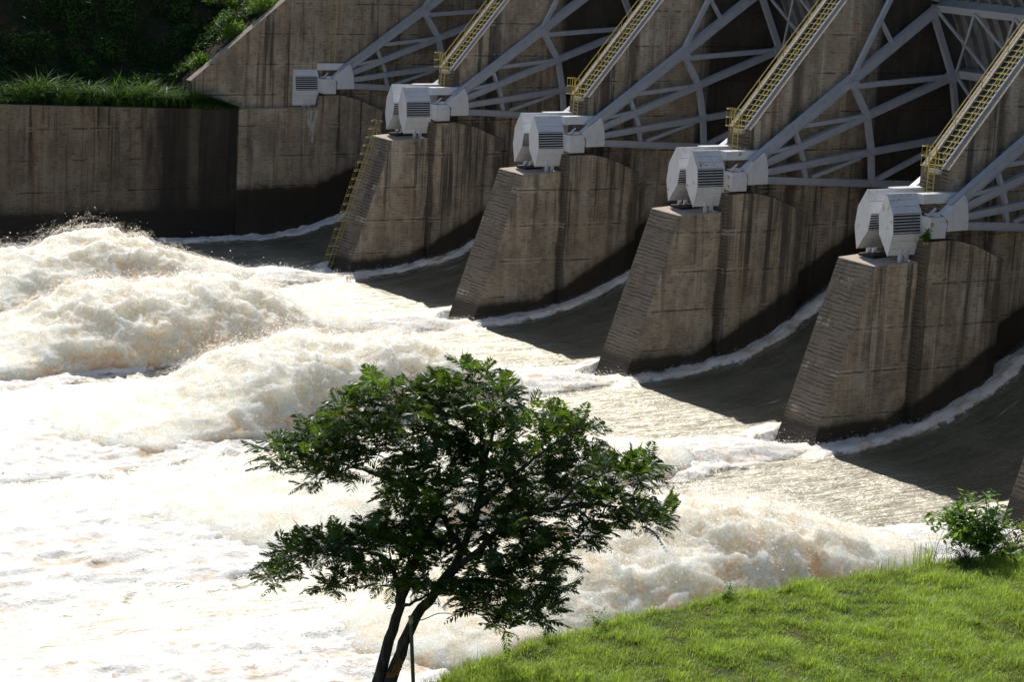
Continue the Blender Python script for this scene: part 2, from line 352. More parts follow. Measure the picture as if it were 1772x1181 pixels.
# ------------------------------------------------------------------ trunnion housings
HEXN = [(-.74, 1.99), (-.01, .84), (.16, -.45), (-.19, -1.84), (-1.09, -.58), (-1.25, .52)]   # top, right upper, right lower, bottom, left lower, left upper
def hex_side(mir):
    h = [((2*XC-x) if mir else x, z) for x, z in HEXN]
    return h if not mir else h
def make_housing(mir, rusty, label):
    M = M_RUSTY if rusty else M_WHITE
    r = thing('trunnion_housing', label, 'housing', (0, 0, 0), 'white louvred housings on the pier tops')
    h = hex_side(mir); y0, y1 = -3.75, -1.45
    def X(x): return 2*XC-x if mir else x
    cx = sum(p[0] for p in h)/6; cz = sum(p[1] for p in h)/6
    def sc(k): return [(cx+(x-cx)*k, cz+(z-cz)*k) for x, z in h]
    MB().prism(sc(1.02), y0-.05, y0+.01, 'y').bevel(.012).build('end_plate', M, r)
    MB().prism(sc(1.02), y1-.01, y1+.05, 'y').bevel(.012).build('end_plate', M, r)
    # slanting upper and lower panels and louvred middles on the two long sides
    def panel(a, b, name, n=1):
        m = MB(); d = .05
        (xa, za), (xb, zb) = h[a], h[b]
        nx, nz = (zb-za), -(xb-xa); L = math.hypot(nx, nz); nx /= L; nz /= L
        if (cx-xa)*nx+(cz-za)*nz < 0: nx, nz = -nx, -nz
        g = .014
        for k in range(n):
            f0 = k/n+ (g/2 if k else 0); f1 = (k+1)/n-(g/2 if k < n-1 else 0)
            p = (xa+(xb-xa)*f0, za+(zb-za)*f0); q = (xa+(xb-xa)*f1, za+(zb-za)*f1)
            m.prism([p, q, (q[0]+nx*d, q[1]+nz*d), (p[0]+nx*d, p[1]+nz*d)], y0+.012, y1-.012, 'y')
        m.build(name, M, r)
    panel(0, 1, 'side_panel', 3); panel(2, 3, 'side_panel', 3); panel(3, 4, 'side_panel', 2); panel(5, 0, 'side_panel', 2)
    MB().prism(sc(.86), y0+.02, y1-.02, 'y').build('core', M_DARK, r)
    for a, b in ((1, 2), (4, 5)):
        m = MB(); (xa, za), (xb, zb) = h[a], h[b]
        sgn = 1 if xa > cx else -1
        n = 7
        for k in range(n):
            f = (k+.5)/n; x = xa+(xb-xa)*f; z = za+(zb-za)*f
            m.hexa([(x, y0+.012, z-.02), (x-sgn*.12, y0+.012, z+.01), (x-sgn*.12, y1-.012, z+.01), (x, y1-.012, z-.02),
                    (x, y0+.012, z+.016), (x-sgn*.12, y0+.012, z+.04), (x-sgn*.12, y1-.012, z+.04), (x, y1-.012, z+.016)])
        m.build('louvre_grille', M, r)
    # brackets: two I-shaped legs standing on the pier top
    (xa, za), (xb, zb) = h[2], h[3]
    sg = -1 if mir else 1
    for yy in (-2.75, -2.25):
        m = MB(); xm = X(-.02)
        m.box(min(xm, xm-sg*.26), max(xm, xm-sg*.26), yy-.09, yy-.06, -2.3, -1.2).box(min(xm, xm-sg*.26), max(xm, xm-sg*.26), yy+.06, yy+.09, -2.3, -1.2)
        m.box(min(xm-sg*.02, xm-sg*.24), max(xm-sg*.02, xm-sg*.24), yy-.058, yy+.058, -1.98, -1.94)
        m.box(min(xm+sg*.08, xm-sg*.34), max(xm+sg*.08, xm-sg*.34), yy-.15, yy+.15, -2.36, -2.302)
        m.build('mounting_bracket', M, r)
    # anchor beam from the housing back to the trunk
    xb0 = X(-.72); xb1 = X(.04)
    MB().box(min(xb0, xb1), max(xb0, xb1), y1+.052, 1.75, 1.36, 1.97).bevel(.02).build('anchor_beam', M, r)
    # trunnion block and its pin
    x0 = X(-.05); x1 = X(.80)
    pl = [(-1.38, -.45), (-1.2, -.72), (.02, -.72), (.02, .30), (-.10, .55), (-.32, .66), (-1.38, .62)]
    MB().prism(pl, min(x0, x1), max(x0, x1)).bevel(.02).build('trunnion_block', M, r)
    def disc(rad, xa, xb): 
        return MB().prism([(-.36+rad*math.cos(2*PI*k/24), .06+rad*math.sin(2*PI*k/24)) for k in range(24)], xa, xb)
    pc = disc(.34, x1, x1+sg*.09).build('pin_cap', M, r)
    disc(.20, x1+sg*.092, x1+sg*.13).build('pin_nut', M, pc)
    # small cover plates and pipes on the trunnion block
    m = MB(); xs = X(.45)
    m.bar((xs, -1.35, .78), (xs, -.5, .70), .5, .05).bar((xs+sg*.1, -1.3, .72), (xs+sg*.1, -.75, 1.12), .06, .05).bar((xs-sg*.15, -1.2, .72), (xs-sg*.15, -.6, 1.15), .06, .05)
    m.box(xs-.2, xs+.2, -.95, -.45, .66, .86)
    m.build('lubrication_tray', M, r)
    return r
HL = {0: ('', 'single white louvred housing on the left abutment beside the sloping wall'),
      1: ('clean white far-side housing of the twin above the yellow ladder on the pier nose', 'clean white near-side housing of the twin above the yellow ladder on the pier nose'),
      2: ('white far-side housing of the twin on the second pier in front of the ladder', 'white near-side housing of the twin on the second pier in front of the ladder'),
      3: ('rust-spotted white far-side housing of the twin on the third pier', 'rust-spotted white near-side housing of the twin on the third pier'),
      4: ('white far-side housing with rusty top corner on the nearest fully visible pier', 'white near-side housing with rusty top corner on the nearest fully visible pier')}
protoN = make_housing(False, False, HL[0][1])
protoF = make_housing(True, False, HL[1][0]); protoF.location.x = S
protoNR = make_housing(False, True, HL[3][1]); protoNR.location.x = 3*S
protoFR = make_housing(True, True, HL[3][0]); protoFR.location.x = 3*S
for k in (1, 2): copy_tree(protoN, S*k, HL[k][1])
copy_tree(protoF, S, HL[2][0])
copy_tree(protoNR, S, HL[4][1]); copy_tree(protoFR, S, HL[4][0])
# plinth slab under the far housings
for k in range(1, 5):
    tag(MB().box(S*k+XC-1.5, S*k+XC-.1, -3.55, -2.0, -2.33, -2.12).bevel(.02).build('plinth_slab', M_DARK),
        ['low dark plinth slab under the clean twin housings of the laddered pier', 'low dark plinth slab under the twin housings of the second pier',
         'low dark plinth slab under the rust-spotted twin housings of the third pier', 'low dark plinth slab under the rusty-topped twin housings of the nearest pier'][k-1], 'plinth', 'plinth slabs on the pier tops')

# ------------------------------------------------------------------ radial gates
PY, PZ = -.32, .10
ANG = [35.3, 20.4, 7.6, -3.0]; RN = 20.6; RS = 22.2
def pol(a, R): return (PY+R*math.cos(math.radians(a)), PZ+R*math.sin(math.radians(a)))
def make_gate():
    g = thing('radial_gate', 'x', 'sluice gate', (0, 0, 0), 'radial gates between the piers')
    xn = .45; xf = S+2*XC-.45
    def side(x):
        P = lambda y, z: (x, y, z)
        hub = MB().prism([(-.30, .72), (1.35, 1.98), (1.62, 1.62), (1.86, .60), (1.88, -.28), (.13, -.30), (.13, .35)], x-.34, x+.34).bevel(.02).build('arm_hub', M_WHITE, g)
        wid = [.68, .52, .46, .50]
        st = [(.55, 1.15), (1.70, 1.18), (1.86, .55), (1.86, -.03)]
        for a, w, s0 in zip(ANG, wid, st):
            y1, z1 = pol(a, RN)
            MB().ibar((x, s0[0], s0[1]), (x, y1, z1), .5, w).build('arm', M_GREY, g)
        def br(p, q, w, t=.3, nm='brace'): MB().bar((x, *p), (x, *q), t, w).build(nm, M_GREY, g)
        # first ring of struts
        br((4.3, 3.25), (5.22, 1.25), .26); br((5.22, 1.0), (5.48, .02), .26)
        # second ring
        n1 = (9.15, 6.65); n2 = (10.75, 4.42); n3 = (11.42, 1.88); n4 = (11.72, -.5)
        br(n1, n2, .44); br(n2, n3, .46); br(n3, n4, .44)
        # third ring at the gate
        e = [pol(a, RN-.35) for a in ANG]
        br(e[0], e[1], .48); br(e[1], e[2], .46); br(e[2], e[3], .46)
        br((5.0, 3.75), (10.4, 4.30), .30); br((9.4, 6.50), e[1], .38); br((6.05, .05), (10.4, 1.36), .26); br((12.0, -.35), (17.6, 1.9), .36); br((2.3, 1.95), (4.4, 2.3), .24)
        br((9.15, 7.3), (12.5, 13.6), .32); br((11.25, 11.2), (12.5, 9.6), .22); br((12.5, 13.6), (16.6, 12.7), .3)
        for (yy, zz), w in ((n2, .7), (n3, .6), ((9.15, 6.6), .9), (n4, .6), (e[1], 1.2)):
            MB().prism([(yy-w*.5, zz-w*.16), (yy, zz-w*.42), (yy+w*.5, zz-w*.06), (yy+w*.5, zz+w*.22), (yy, zz+w*.42), (yy-w*.5, zz+w*.12)], x-.27, x+.27).build('gusset_plate', M_GREY, g)
    side(xn); side(xf)
    # horizontal girders
    for a in ANG+[44.5]:
        y, z = pol(a, RN+.1)
        m = MB(); m.bar((-.05, y, z), (S+2*XC+.05, y, z), .5, .06, (0, 0, 1)); y2, z2 = pol(a, RS-.25)
        rd = Vector((0, math.cos(math.radians(a)), math.sin(math.radians(a))))
        m2 = MB(); m2.bar((-.05, y+rd.y*.04, z+rd.z*.04), (S+2*XC+.05, y+rd.y*.04, z+rd.z*.04), .62, .05, (0, -rd.z, rd.y))
        m2.bar((-.05, (y+y2)/2, (z+z2)/2), (S+2*XC+.05, (y+y2)/2, (z+z2)/2), .06, 1.15, (0, -rd.z, rd.y))
        m.bm.free(); m2.build('girder', M_GREY, g)
    # lattice between the girders on the downstream face
    xs = np.linspace(xn, xf, 5)
    for i in range(3):
        (ya, za), (yb, zb) = pol(ANG[i], RN), pol(ANG[i+1], RN)
        for k in range(4):
            MB().bar((xs[k], ya, za), (xs[k+1], yb, zb), .2, .16).build('lattice_bar', M_GREY, g)
            MB().bar((xs[k+1], ya, za), (xs[k], yb, zb), .18, .16).build('lattice_bar', M_GREY, g)
    # skin plate with ribs
    m = MB(); an = np.linspace(-4.2, 46, 26)
    for i in range(25):
        (y0, z0), (y1, z1) = pol(an[i], RS), pol(an[i+1], RS)
        m.face([(-.08, y0, z0), (S+2*XC+.08, y0, z0), (S+2*XC+.08, y1, z1), (-.08, y1, z1)])
    bmesh.ops.remove_doubles(m.bm, verts=m.bm.verts, dist=.001)
    m.build('skin_plate', M_SKIN, g)
    for k in range(15):
        x = .5+k*(S+2*XC-1)/14; m = MB(); an = np.linspace(-4, 45.8, 14)
        for i in range(13):
            (y0, z0), (y1, z1) = pol(an[i], RS-.24), pol(an[i+1], RS-.24); m.bar((x, y0, z0), (x, y1, z1), .16, .44)
        m.build('rib', M_SKIN, g)
    return g
GL = ['grey steel radial gate in the far bay beside the left abutment', 'grey steel radial gate in the bay beyond the second stair from the far end',
      'grey steel radial gate in the middle bay of the row', 'grey steel radial gate with ribbed plate showing at the top right', 'grey steel radial gate nearest the camera, its arms cut by the right edge']
g0 = make_gate(); g0['label'] = GL[0]
for k in range(1, 5): copy_tree(g0, S*k, GL[k])

# ------------------------------------------------------------------ stairs on the sloping trunks
def make_stair():
    t = thing('pier_stairway', 'x', 'stairs', (0, 0, 0), 'yellow railed stairs up the piers')
    m_ = 1.168; a = math.atan(m_); y0, z0 = 1.0, 3.30; y1 = 17.5
    dn = Vector((0, -math.sin(a), math.cos(a)))
    def on(y, off=0): return Vector((0, y, z0+m_*(y-y0)))+dn*off
    for x, hs in ((XC-.74, .20), (XC+.58, .13)):
        p, q = on(y0, hs/2), on(y1, hs/2); p.x = q.x = x
        MB().bar(p, q, .06, hs).build('stringer', M_TREAD if x < XC else M_WHITE, t)
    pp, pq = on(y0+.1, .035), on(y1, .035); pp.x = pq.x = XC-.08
    MB().bar(pp, pq, 1.24, .03).build('tread_gap_shade', M_DARK, t)  # dark sheet added to stand in for the shade between the treads
    n = 53
    for k in range(n):
        y = y0+.12+k*(y1-y0-.2)/n; c = on(y, .12)
        MB().box(XC-.70, XC+.54, c.y-.055, c.y+.055, c.z-.02, c.z+.02).build('tread', M_YEL, t)
    for x, hh in ((XC-.80, (.55, 1.05)), (XC+.55, (.55, 1.0))):
        m = MB()
        for h in hh:
            p, q = on(y0-.02), on(y1); p.z += h; q.z += h; p.x = q.x = x; m.tube([p, q], .032, 6)
        for k in range(9):
            y = y0+.05+k*2.0; p = on(y, .06); q = on(y); q.z += max(hh); p.x = q.x = x; m.tube([p, q], .026, 6)
        m.build('handrail', M_YEL, t)
    # upright ladder at the foot, with a hooped cage
    m = MB()
    for x in (XC-.30, XC+.28): m.tube([(x, .62, 1.35), (x, .62, 4.75), ], .035, 6)
    for k in range(10): m.tube([(XC-.30, .62, 1.6+k*.27), (XC+.28, .62, 1.6+k*.27)], .018, 5)
    m.tube([(XC-.60, .62, 3.0), (XC-.60, .62, 4.72)], .03).tube([(XC+.44, .72, 3.0), (XC+.44, .72, 4.35)], .03)
    m.build('ladder', M_YEL, t)
    m = MB()
    for z in (3.55, 4.15, 4.75):
        m.tube([(XC-.30+.28+.42*math.cos(th)-.02, .62-.85*math.sin(th), z) for th in np.linspace(0, PI, 11)], .022, 5)
    for th in (PI*.35, PI*.65): m.tube([(XC-.02+.42*math.cos(th), .62-.85*math.sin(th), 3.55), (XC-.02+.42*math.cos(th), .62-.85*math.sin(th), 4.75)], .016, 5)
    m.build('cage', M_YEL, t)
    MB().box(XC-.42, XC+.5, .72, 1.04, 3.02, 3.3).build('landing', M_TREAD, t)
    return t
SL = ['yellow railed stair up the farthest pier, above the nose ladder', 'yellow railed stair climbing the second pier from the far end',
      'yellow railed stair climbing the third pier, left of the ribbed gate', 'yellow railed stair nearest the camera, reaching the top right corner']
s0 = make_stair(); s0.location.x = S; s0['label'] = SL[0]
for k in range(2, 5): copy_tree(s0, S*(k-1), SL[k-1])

# ladder cage down the nose of the first pier
t = thing('nose_ladder', 'yellow caged ladder running down the sloping nose of the farthest pier', 'ladder', (S, 0, 0))
def npnt(x, z, off): return (x, nose_y(z)-off, z)
m = MB(); xl = XC-1.62; xr = XC-.95
for x in (xl, xr): m.tube([npnt(x, -1.0, .10), npnt(x, -13.4, .10)], .02, 6)
m.build('side_rail', M_FADED, t)
m = MB()
for k in range(36): m.tube([npnt(xl, -1.3-k*.34, .10), npnt(xr, -1.3-k*.34, .10)], .009, 4)
m.build('rungs', M_FADED, t)
for k in range(18):
    m = MB(); z = -1.0-k*.70
    pts = [npnt(xl, z, .12), npnt(xl+.0, z-.02, .40), npnt(xl+.20, z-.08, .72), npnt(xr-.20, z-.08, .72), npnt(xr, z-.02, .40), npnt(xr+.05, z, .10)]
    m.tube(pts, .03, 5)
    m.tube([npnt(xr, z, .10), npnt(xr+.30, z-.12, .03)], .02, 5)
    m.build('cage_hoop', M_FADED, t)
m = MB()
for x, o in ((xl+.18, .72), (xr-.18, .72), (xr, .4)): m.tube([npnt(x, -1.1, o), npnt(x, -12.9, o)], .012, 5)
m.build('cage_bar', M_FADED, t)
# ladder on the abutment wall
t = thing('wall_ladder', 'faded yellow caged ladder on the upper abutment wall at the top edge', 'ladder', (0, 0, 0))
m = MB()
for y in (-.25, .30): m.tube([(-.2, y, 2.0), (-.2, y, 13)], .03, 6)
for k in range(38): m.tube([(-.2, -.25, 2.2+k*.28), (-.2, .30, 2.2+k*.28)], .015, 5)
m.build('rails', M_FADED, t)
for k in range(12):
    z = 3.4+k*.8; MB().tube([(-.2+.6*math.sin(th), .03-.36*math.cos(th), z) for th in np.linspace(0, PI, 8)], .02, 5).build('cage_hoop', M_FADED, t)

# ------------------------------------------------------------------ water
def base_z(y):
    t = np.clip(y, 9, 17.5)-9
    z = WATER + .0195*np.clip(y+8, 0, 17)**2 + .663*t
    return z
NOSE = [(k, k*S+XC) for k in range(1, 7)]
CRESTS = {1: [(0, 0), (9, .5), (12.7, 1.0), (15.7, 1.9), (18.2, 2.7), (21.2, 3.6), (23.6, 3.7), (27.3, 2.8), (29.6, 2.6), (33.3, 1.5), (42, .8)],
          2: [(0, 0), (9, .4), (12.2, .7), (15.2, 1.4), (18.9, 3.0), (22.6, 3.9), (26.6, 3.6), (30, 3.8), (33, 3.6), (34.6, 2.9), (37, 1.9), (39.5, 1.2), (48, .7)],
          3: [(0, 0), (8, .3), (10.2, .6), (14.3, 1.5), (17, 3.0), (21.8, 3.7), (26.3, 3.8), (29.5, 3.4), (31.4, 2.7), (34.1, 1.7), (37.2, .9), (48, .7)],
          4: [(0, .5), (6, .6), (12, .6), (17, .9), (22, 1.5), (27, 2.0), (31, 1.9), (36, 1.3), (41, .8), (50, .7)],
          5: [(0, .2), (8, .3), (12, .5), (14, .9), (16, 1.6), (19.9, 2.7), (24, 3.5), (27.2, 3.6), (31.2, 3.3), (35.4, 2.5), (40, 1.6), (48, .8)],
          6: [(0, 0), (20, 0.5), (50, .5)]}
def wid(s, k):
    near = np.interp(s, [0, 4, 8, 14, 18, 24, 31, 40, 60], [1.9, 2.6, 3.6, 4.8, 5.8, 7.3, 8.6, 9.6, 11.2])
    far = np.interp(s, [0, 4, 8, 14, 18, 24, 31, 40, 60], [1.9, 2.4, 2.8, 3.3, 3.7, 4.1, 4.3, 4.4, 4.6])
    if k == 5: near = near*np.interp(s, [0, 10, 20, 40], [1, 1.0, .95, .9])
    return far, near
def water_fields(x, y):
    P = np.stack([x, y, np.zeros_like(x)], 1)
    z = base_z(y); foam = np.zeros_like(x)
    edge = fbm(P*np.array([.55, .35, 1]), 4, 5)*1.3
    turb = fbm(P*np.array([.75, .5, 1]), 5, 11, .55, mode=1)
    small = fbm(P*np.array([2.6, 1.7, 1]), 4, 23, .55)
    h = np.zeros_like(x); pit = sstep(.05, -.45, turb)
    streak = fbm(P*np.array([1.9, .14, 1]), 4, 87)
    for k, xc in NOSE:
        s = -7.9-y; v = x-xc-.04*np.clip(s, 0, 60)
        far, near = wid(np.clip(s, 0, 60), k); wv = np.where(v > 0, near, far)
        q = np.abs(v)/wv + edge*.13*np.clip(wv/4, .3, 1)+streak*.10
        inside = sstep(1.12, .86, q)*sstep(-.6, .4, s)
        foam = np.maximum(foam, sstep(1.12, .80, q)*sstep(-.6, .4, s))
        crest = np.interp(s, [0, 2, 5, 10, 18, 30, 45, 70], [.05, .35, .9, .95, 1.1, 1.1, .8, .6])
        lip = np.exp(-((q-.93)/.14)**2)
        hh = crest*(np.clip(1-q*q, 0, 1)**.95*1.0+.08*lip)*sstep(-.6, .6, s) + inside*(turb*.26+small*.08)*np.interp(s, [0, 5, 15, 60], [.35, .6, 1, 1])
        lee = np.clip(1-s/7.0, 0, 1)*sstep(-1.5, .2, s)
        hh = hh*(1-lee*(1-.15-.85*sstep(-.6, 1.7, v))) - .55*np.exp(-((s-.9)/1.6)**2)*np.exp(-((v+1.3)/1.5)**2)
        h = np.where(inside > .02, np.maximum(h, hh) if k == 1 else np.where(np.abs(hh) > np.abs(h), hh, h), h)
        # foam climbing along the pier flanks
        a = np.abs(x-xc); fl = np.interp(y, [-9, -6, -1.9, -.9, 5.0, 7.0, 20], [1.85, 1.8, 2.05, 2.5, 2.45, 2.2, 1.6])
        wdt = np.interp(y, [-9, 0, 6, 14], [1.9, 1.5, 1.4, .9])
        t_ = (a-fl)/wdt + edge*.30+small*.22+streak*.35
        on = sstep(1.1, .75, t_)*sstep(-11, -8.5, y)*sstep(17, 13, y)*np.where(y > 4.8, sstep(-.75, -.15, t_), 1)
        foam = np.maximum(foam, on*(.82+.25*small+.2*streak)); pit = np.maximum(pit, on*np.clip(.2-small*1.6, 0, .8))
        h = h + on*(.34+.18*small+.22*np.exp(-((t_-.45)/.4)**2))*sstep(-12, -7, y)
    # left wall
    t_ = (x-.25)/np.interp(y, [-60, -30, -12, 6], [5, 3.2, 2.0, 1.5]) + edge*.25+small*.3
    on = sstep(1.1, .7, t_)*sstep(14, 9, y)
    foam = np.maximum(foam, on*.9); h = h+on*(.25+.3*np.abs(turb))
    # far downstream everything breaks up
    dn = sstep(-66, -95, y+edge*5); foam = np.maximum(foam, dn); h = h+dn*turb*.5
    # foam flecks and long low swells on the jets
    sw = fbm(P*np.array([.9, .12, 1]), 4, 41)
    fl = sstep(.50, .72, fbm(P*np.array([1.5, .16, 1]), 5, 71, .6)+.25*small)*sstep(-2, -9, y)
    foam = np.maximum(foam, fl*.75)
    foam = np.maximum(foam, .40*sstep(.34, .58, fbm(P*np.array([1.7, .06, 1]), 4, 133, .6))*sstep(-12, -4, y)*sstep(16, 8, y))
    h = h + sw*.10 + small*.035*(1-foam)
    return z+h, foam, pit
xs = np.concatenate([np.arange(-3, 112, .155), np.arange(112, 124, .6)])
ys = np.concatenate([np.linspace(-600, -110, 40), np.arange(-108, -72, .6), np.arange(-72, 19, .19)])
XX, YY = np.meshgrid(xs, ys); x = XX.ravel(); y = YY.ravel()
z, foam, pit = water_fields(x, y)
nx, ny = len(xs), len(ys)
idx = np.arange(nx*ny).reshape(ny, nx)
Q = np.stack([idx[:-1, :-1], idx[:-1, 1:], idx[1:, 1:], idx[1:, :-1]], -1).reshape(-1, 4)

def foam_shader(t, P, tan, sp, sss=0.0, alpha=None, pale=(.96, .915, .84), dark=(.88, .66, .42)):
    """bright froth: near white, carrying light through the spray and scattering it forward"""
    n1 = t.noise(P, .55, 5, .62); n2 = t.noise(P, 3.2, 5, .7); n3 = t.noise(P, 13, 3, .6)
    f = t.math('ADD', t.math('MULTIPLY', t.ss(n1, .40, .66), .6), t.math('MULTIPLY', t.ss(n2, .48, .70), .5))
    f = t.math('MULTIPLY', f, tan, clamp=True)
    col = t.mix(f, pale, dark)
    nr = t.bump(t.math('ADD', n2, t.math('MULTIPLY', n3, .5)), .6, sp)
    p = t.n('ShaderNodeBsdfPrincipled'); t.lk(col, p.inputs['Base Color']); p.inputs['Roughness'].default_value = .62; t.lk(nr, p.inputs['Normal'])
    p.inputs['Specular IOR Level'].default_value = .9
    if sss:
        p.subsurface_method = 'RANDOM_WALK'
        p.inputs['Subsurface Weight'].default_value = 1.0; p.inputs['Subsurface Radius'].default_value = (1.0, .92, .85); p.inputs['Subsurface Scale'].default_value = sss
    if alpha is not None: t.lk(alpha, p.inputs['Alpha'])
    return p.outputs[0]
t = NT('river_water'); tc = t.n('ShaderNodeTexCoord').outputs['Object']
fa = t.attr('foam')
fn = t.noise(tc, 2.4, 6, .72); fn2 = t.noise(t.mapv(tc, (1.0, .25, 1)), 5.5, 4, .7)
fst = t.noise(t.mapv(tc, (2.2, .22, 1)), 1.6, 5, .7)
ff = t.ss(t.math('ADD', fa, t.math('ADD', t.math('MULTIPLY_ADD', fn, .7, -.35), t.math('MULTIPLY_ADD', fst, 1.1, -.55))), .36, .66)
tint = t.noise(t.mapv(tc, (.5, .06, 1)), 1, 4, .6)
wc = t.mix(t.ss(tint, .38, .64), (.078, .068, .024), (.135, .115, .052))
rip = t.noise(t.mapv(tc, (3.2, 1.0, 1)), 1.6, 5, .65, .6); rip2 = t.noise(t.mapv(tc, (8.5, 3.4, 1), (0, 0, 0), (0, 0, .25)), 1.4, 3, .6)
nr = t.bump(t.math('ADD', rip, t.math('MULTIPLY', rip2, .40)), 1.0, .12)
gl = t.n('ShaderNodeBsdfAnisotropic'); gl.inputs['Color'].default_value = (1.0, .95, .83, 1); gl.inputs['Roughness'].default_value = .46; t.lk(nr, gl.inputs['Normal'])
pw = t.pbr(wc, .30, nr, spec=.8); mg = t.n('ShaderNodeMixShader'); sy = t.n('ShaderNodeSeparateXYZ'); t.lk(tc, sy.inputs[0]); lit_aer = t.ss(sy.outputs[1], -5.0, -10.0)  # chute shade put in as weaker sheen; the water there is also unaerated
t.lk(t.math('MULTIPLY', t.math('MULTIPLY_ADD', t.ss(fst, .42, .60), .28, .16), t.math('MULTIPLY_ADD', lit_aer, .75, .25)), mg.inputs[0]); t.lk(pw, mg.inputs[1]); t.lk(gl.outputs[0], mg.inputs[2]); wsh = mg.outputs[0]
spots = t.math('MULTIPLY', t.ss(t.noise(t.mapv(tc, (1.0, .55, 1)), 1.5, 5, .7), .53, .66), t.ss(t.noise(tc, .16, 3), .42, .58))
fsh = foam_shader(t, tc, t.math('ADD', t.math('MULTIPLY_ADD', t.attr('pit'), 1.3, .10), t.math('MULTIPLY', spots, 2.2)), .20, pale=(.91, .865, .785), dark=(.68, .47, .27))
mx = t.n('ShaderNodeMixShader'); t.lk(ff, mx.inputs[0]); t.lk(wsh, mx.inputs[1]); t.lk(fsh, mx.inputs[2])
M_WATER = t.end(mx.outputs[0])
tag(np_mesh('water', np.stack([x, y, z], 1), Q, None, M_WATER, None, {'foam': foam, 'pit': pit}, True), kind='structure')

t = NT('white_spray'); tc = t.n('ShaderNodeTexCoord').outputs['Object']
M_SPRAY = t.end(foam_shader(t, tc, t.math('MULTIPLY_ADD', t.attr('low'), 1.5, .5), .22, 2.6, None, (.99, .915, .78), (.93, .67, .41)))

t = NT('spray_mist'); tc = t.n('ShaderNodeTexCoord').outputs['Object']
cov = t.math('SUBTRACT', t.math('MULTIPLY_ADD', t.noise(tc, 1.1, 4, .6), .6, t.math('MULTIPLY', t.noise(tc, 5, 5, .65), .5)), t.attr('thin'))
al = t.math('MULTIPLY', t.ss(cov, .44, .74), .5)
mc = t.mix(t.math('MULTIPLY', t.attr('low'), .8), (.98, .91, .79), (.90, .68, .44))
d = t.n('ShaderNodeBsdfDiffuse'); t.lk(mc, d.inputs[0]); tr = t.n('ShaderNodeBsdfTranslucent'); t.lk(mc, tr.inputs[0])
mx = t.n('ShaderNodeMixShader'); mx.inputs[0].default_value = .6; t.lk(d.outputs[0], mx.inputs[1]); t.lk(tr.outputs[0], mx.inputs[2])
tp_ = t.n('ShaderNodeBsdfTransparent'); m2_ = t.n('ShaderNodeMixShader'); t.lk(al, m2_.inputs[0]); t.lk(tp_.outputs[0], m2_.inputs[1]); t.lk(mx.outputs[0], m2_.inputs[2])
M_MIST = t.end(m2_.outputs[0])
TET = np.array([(1, 1, 1), (1, -1, -1), (-1, 1, -1), (-1, -1, 1)], float)*.62
def drops(C, r):
    n = len(C); q = rng.normal(size=(n, 3)); 
    V = C[:, None, :] + (TET[None]*r[:, None, None])*(1+.5*rng.normal(size=(n, 4, 1)))
    b = (np.arange(n)*4)[:, None]
    T = np.concatenate([b+np.array([0, 1, 2]), b+np.array([0, 3, 1]), b+np.array([0, 2, 3]), b+np.array([1, 3, 2])])
    return V.reshape(-1, 3), T
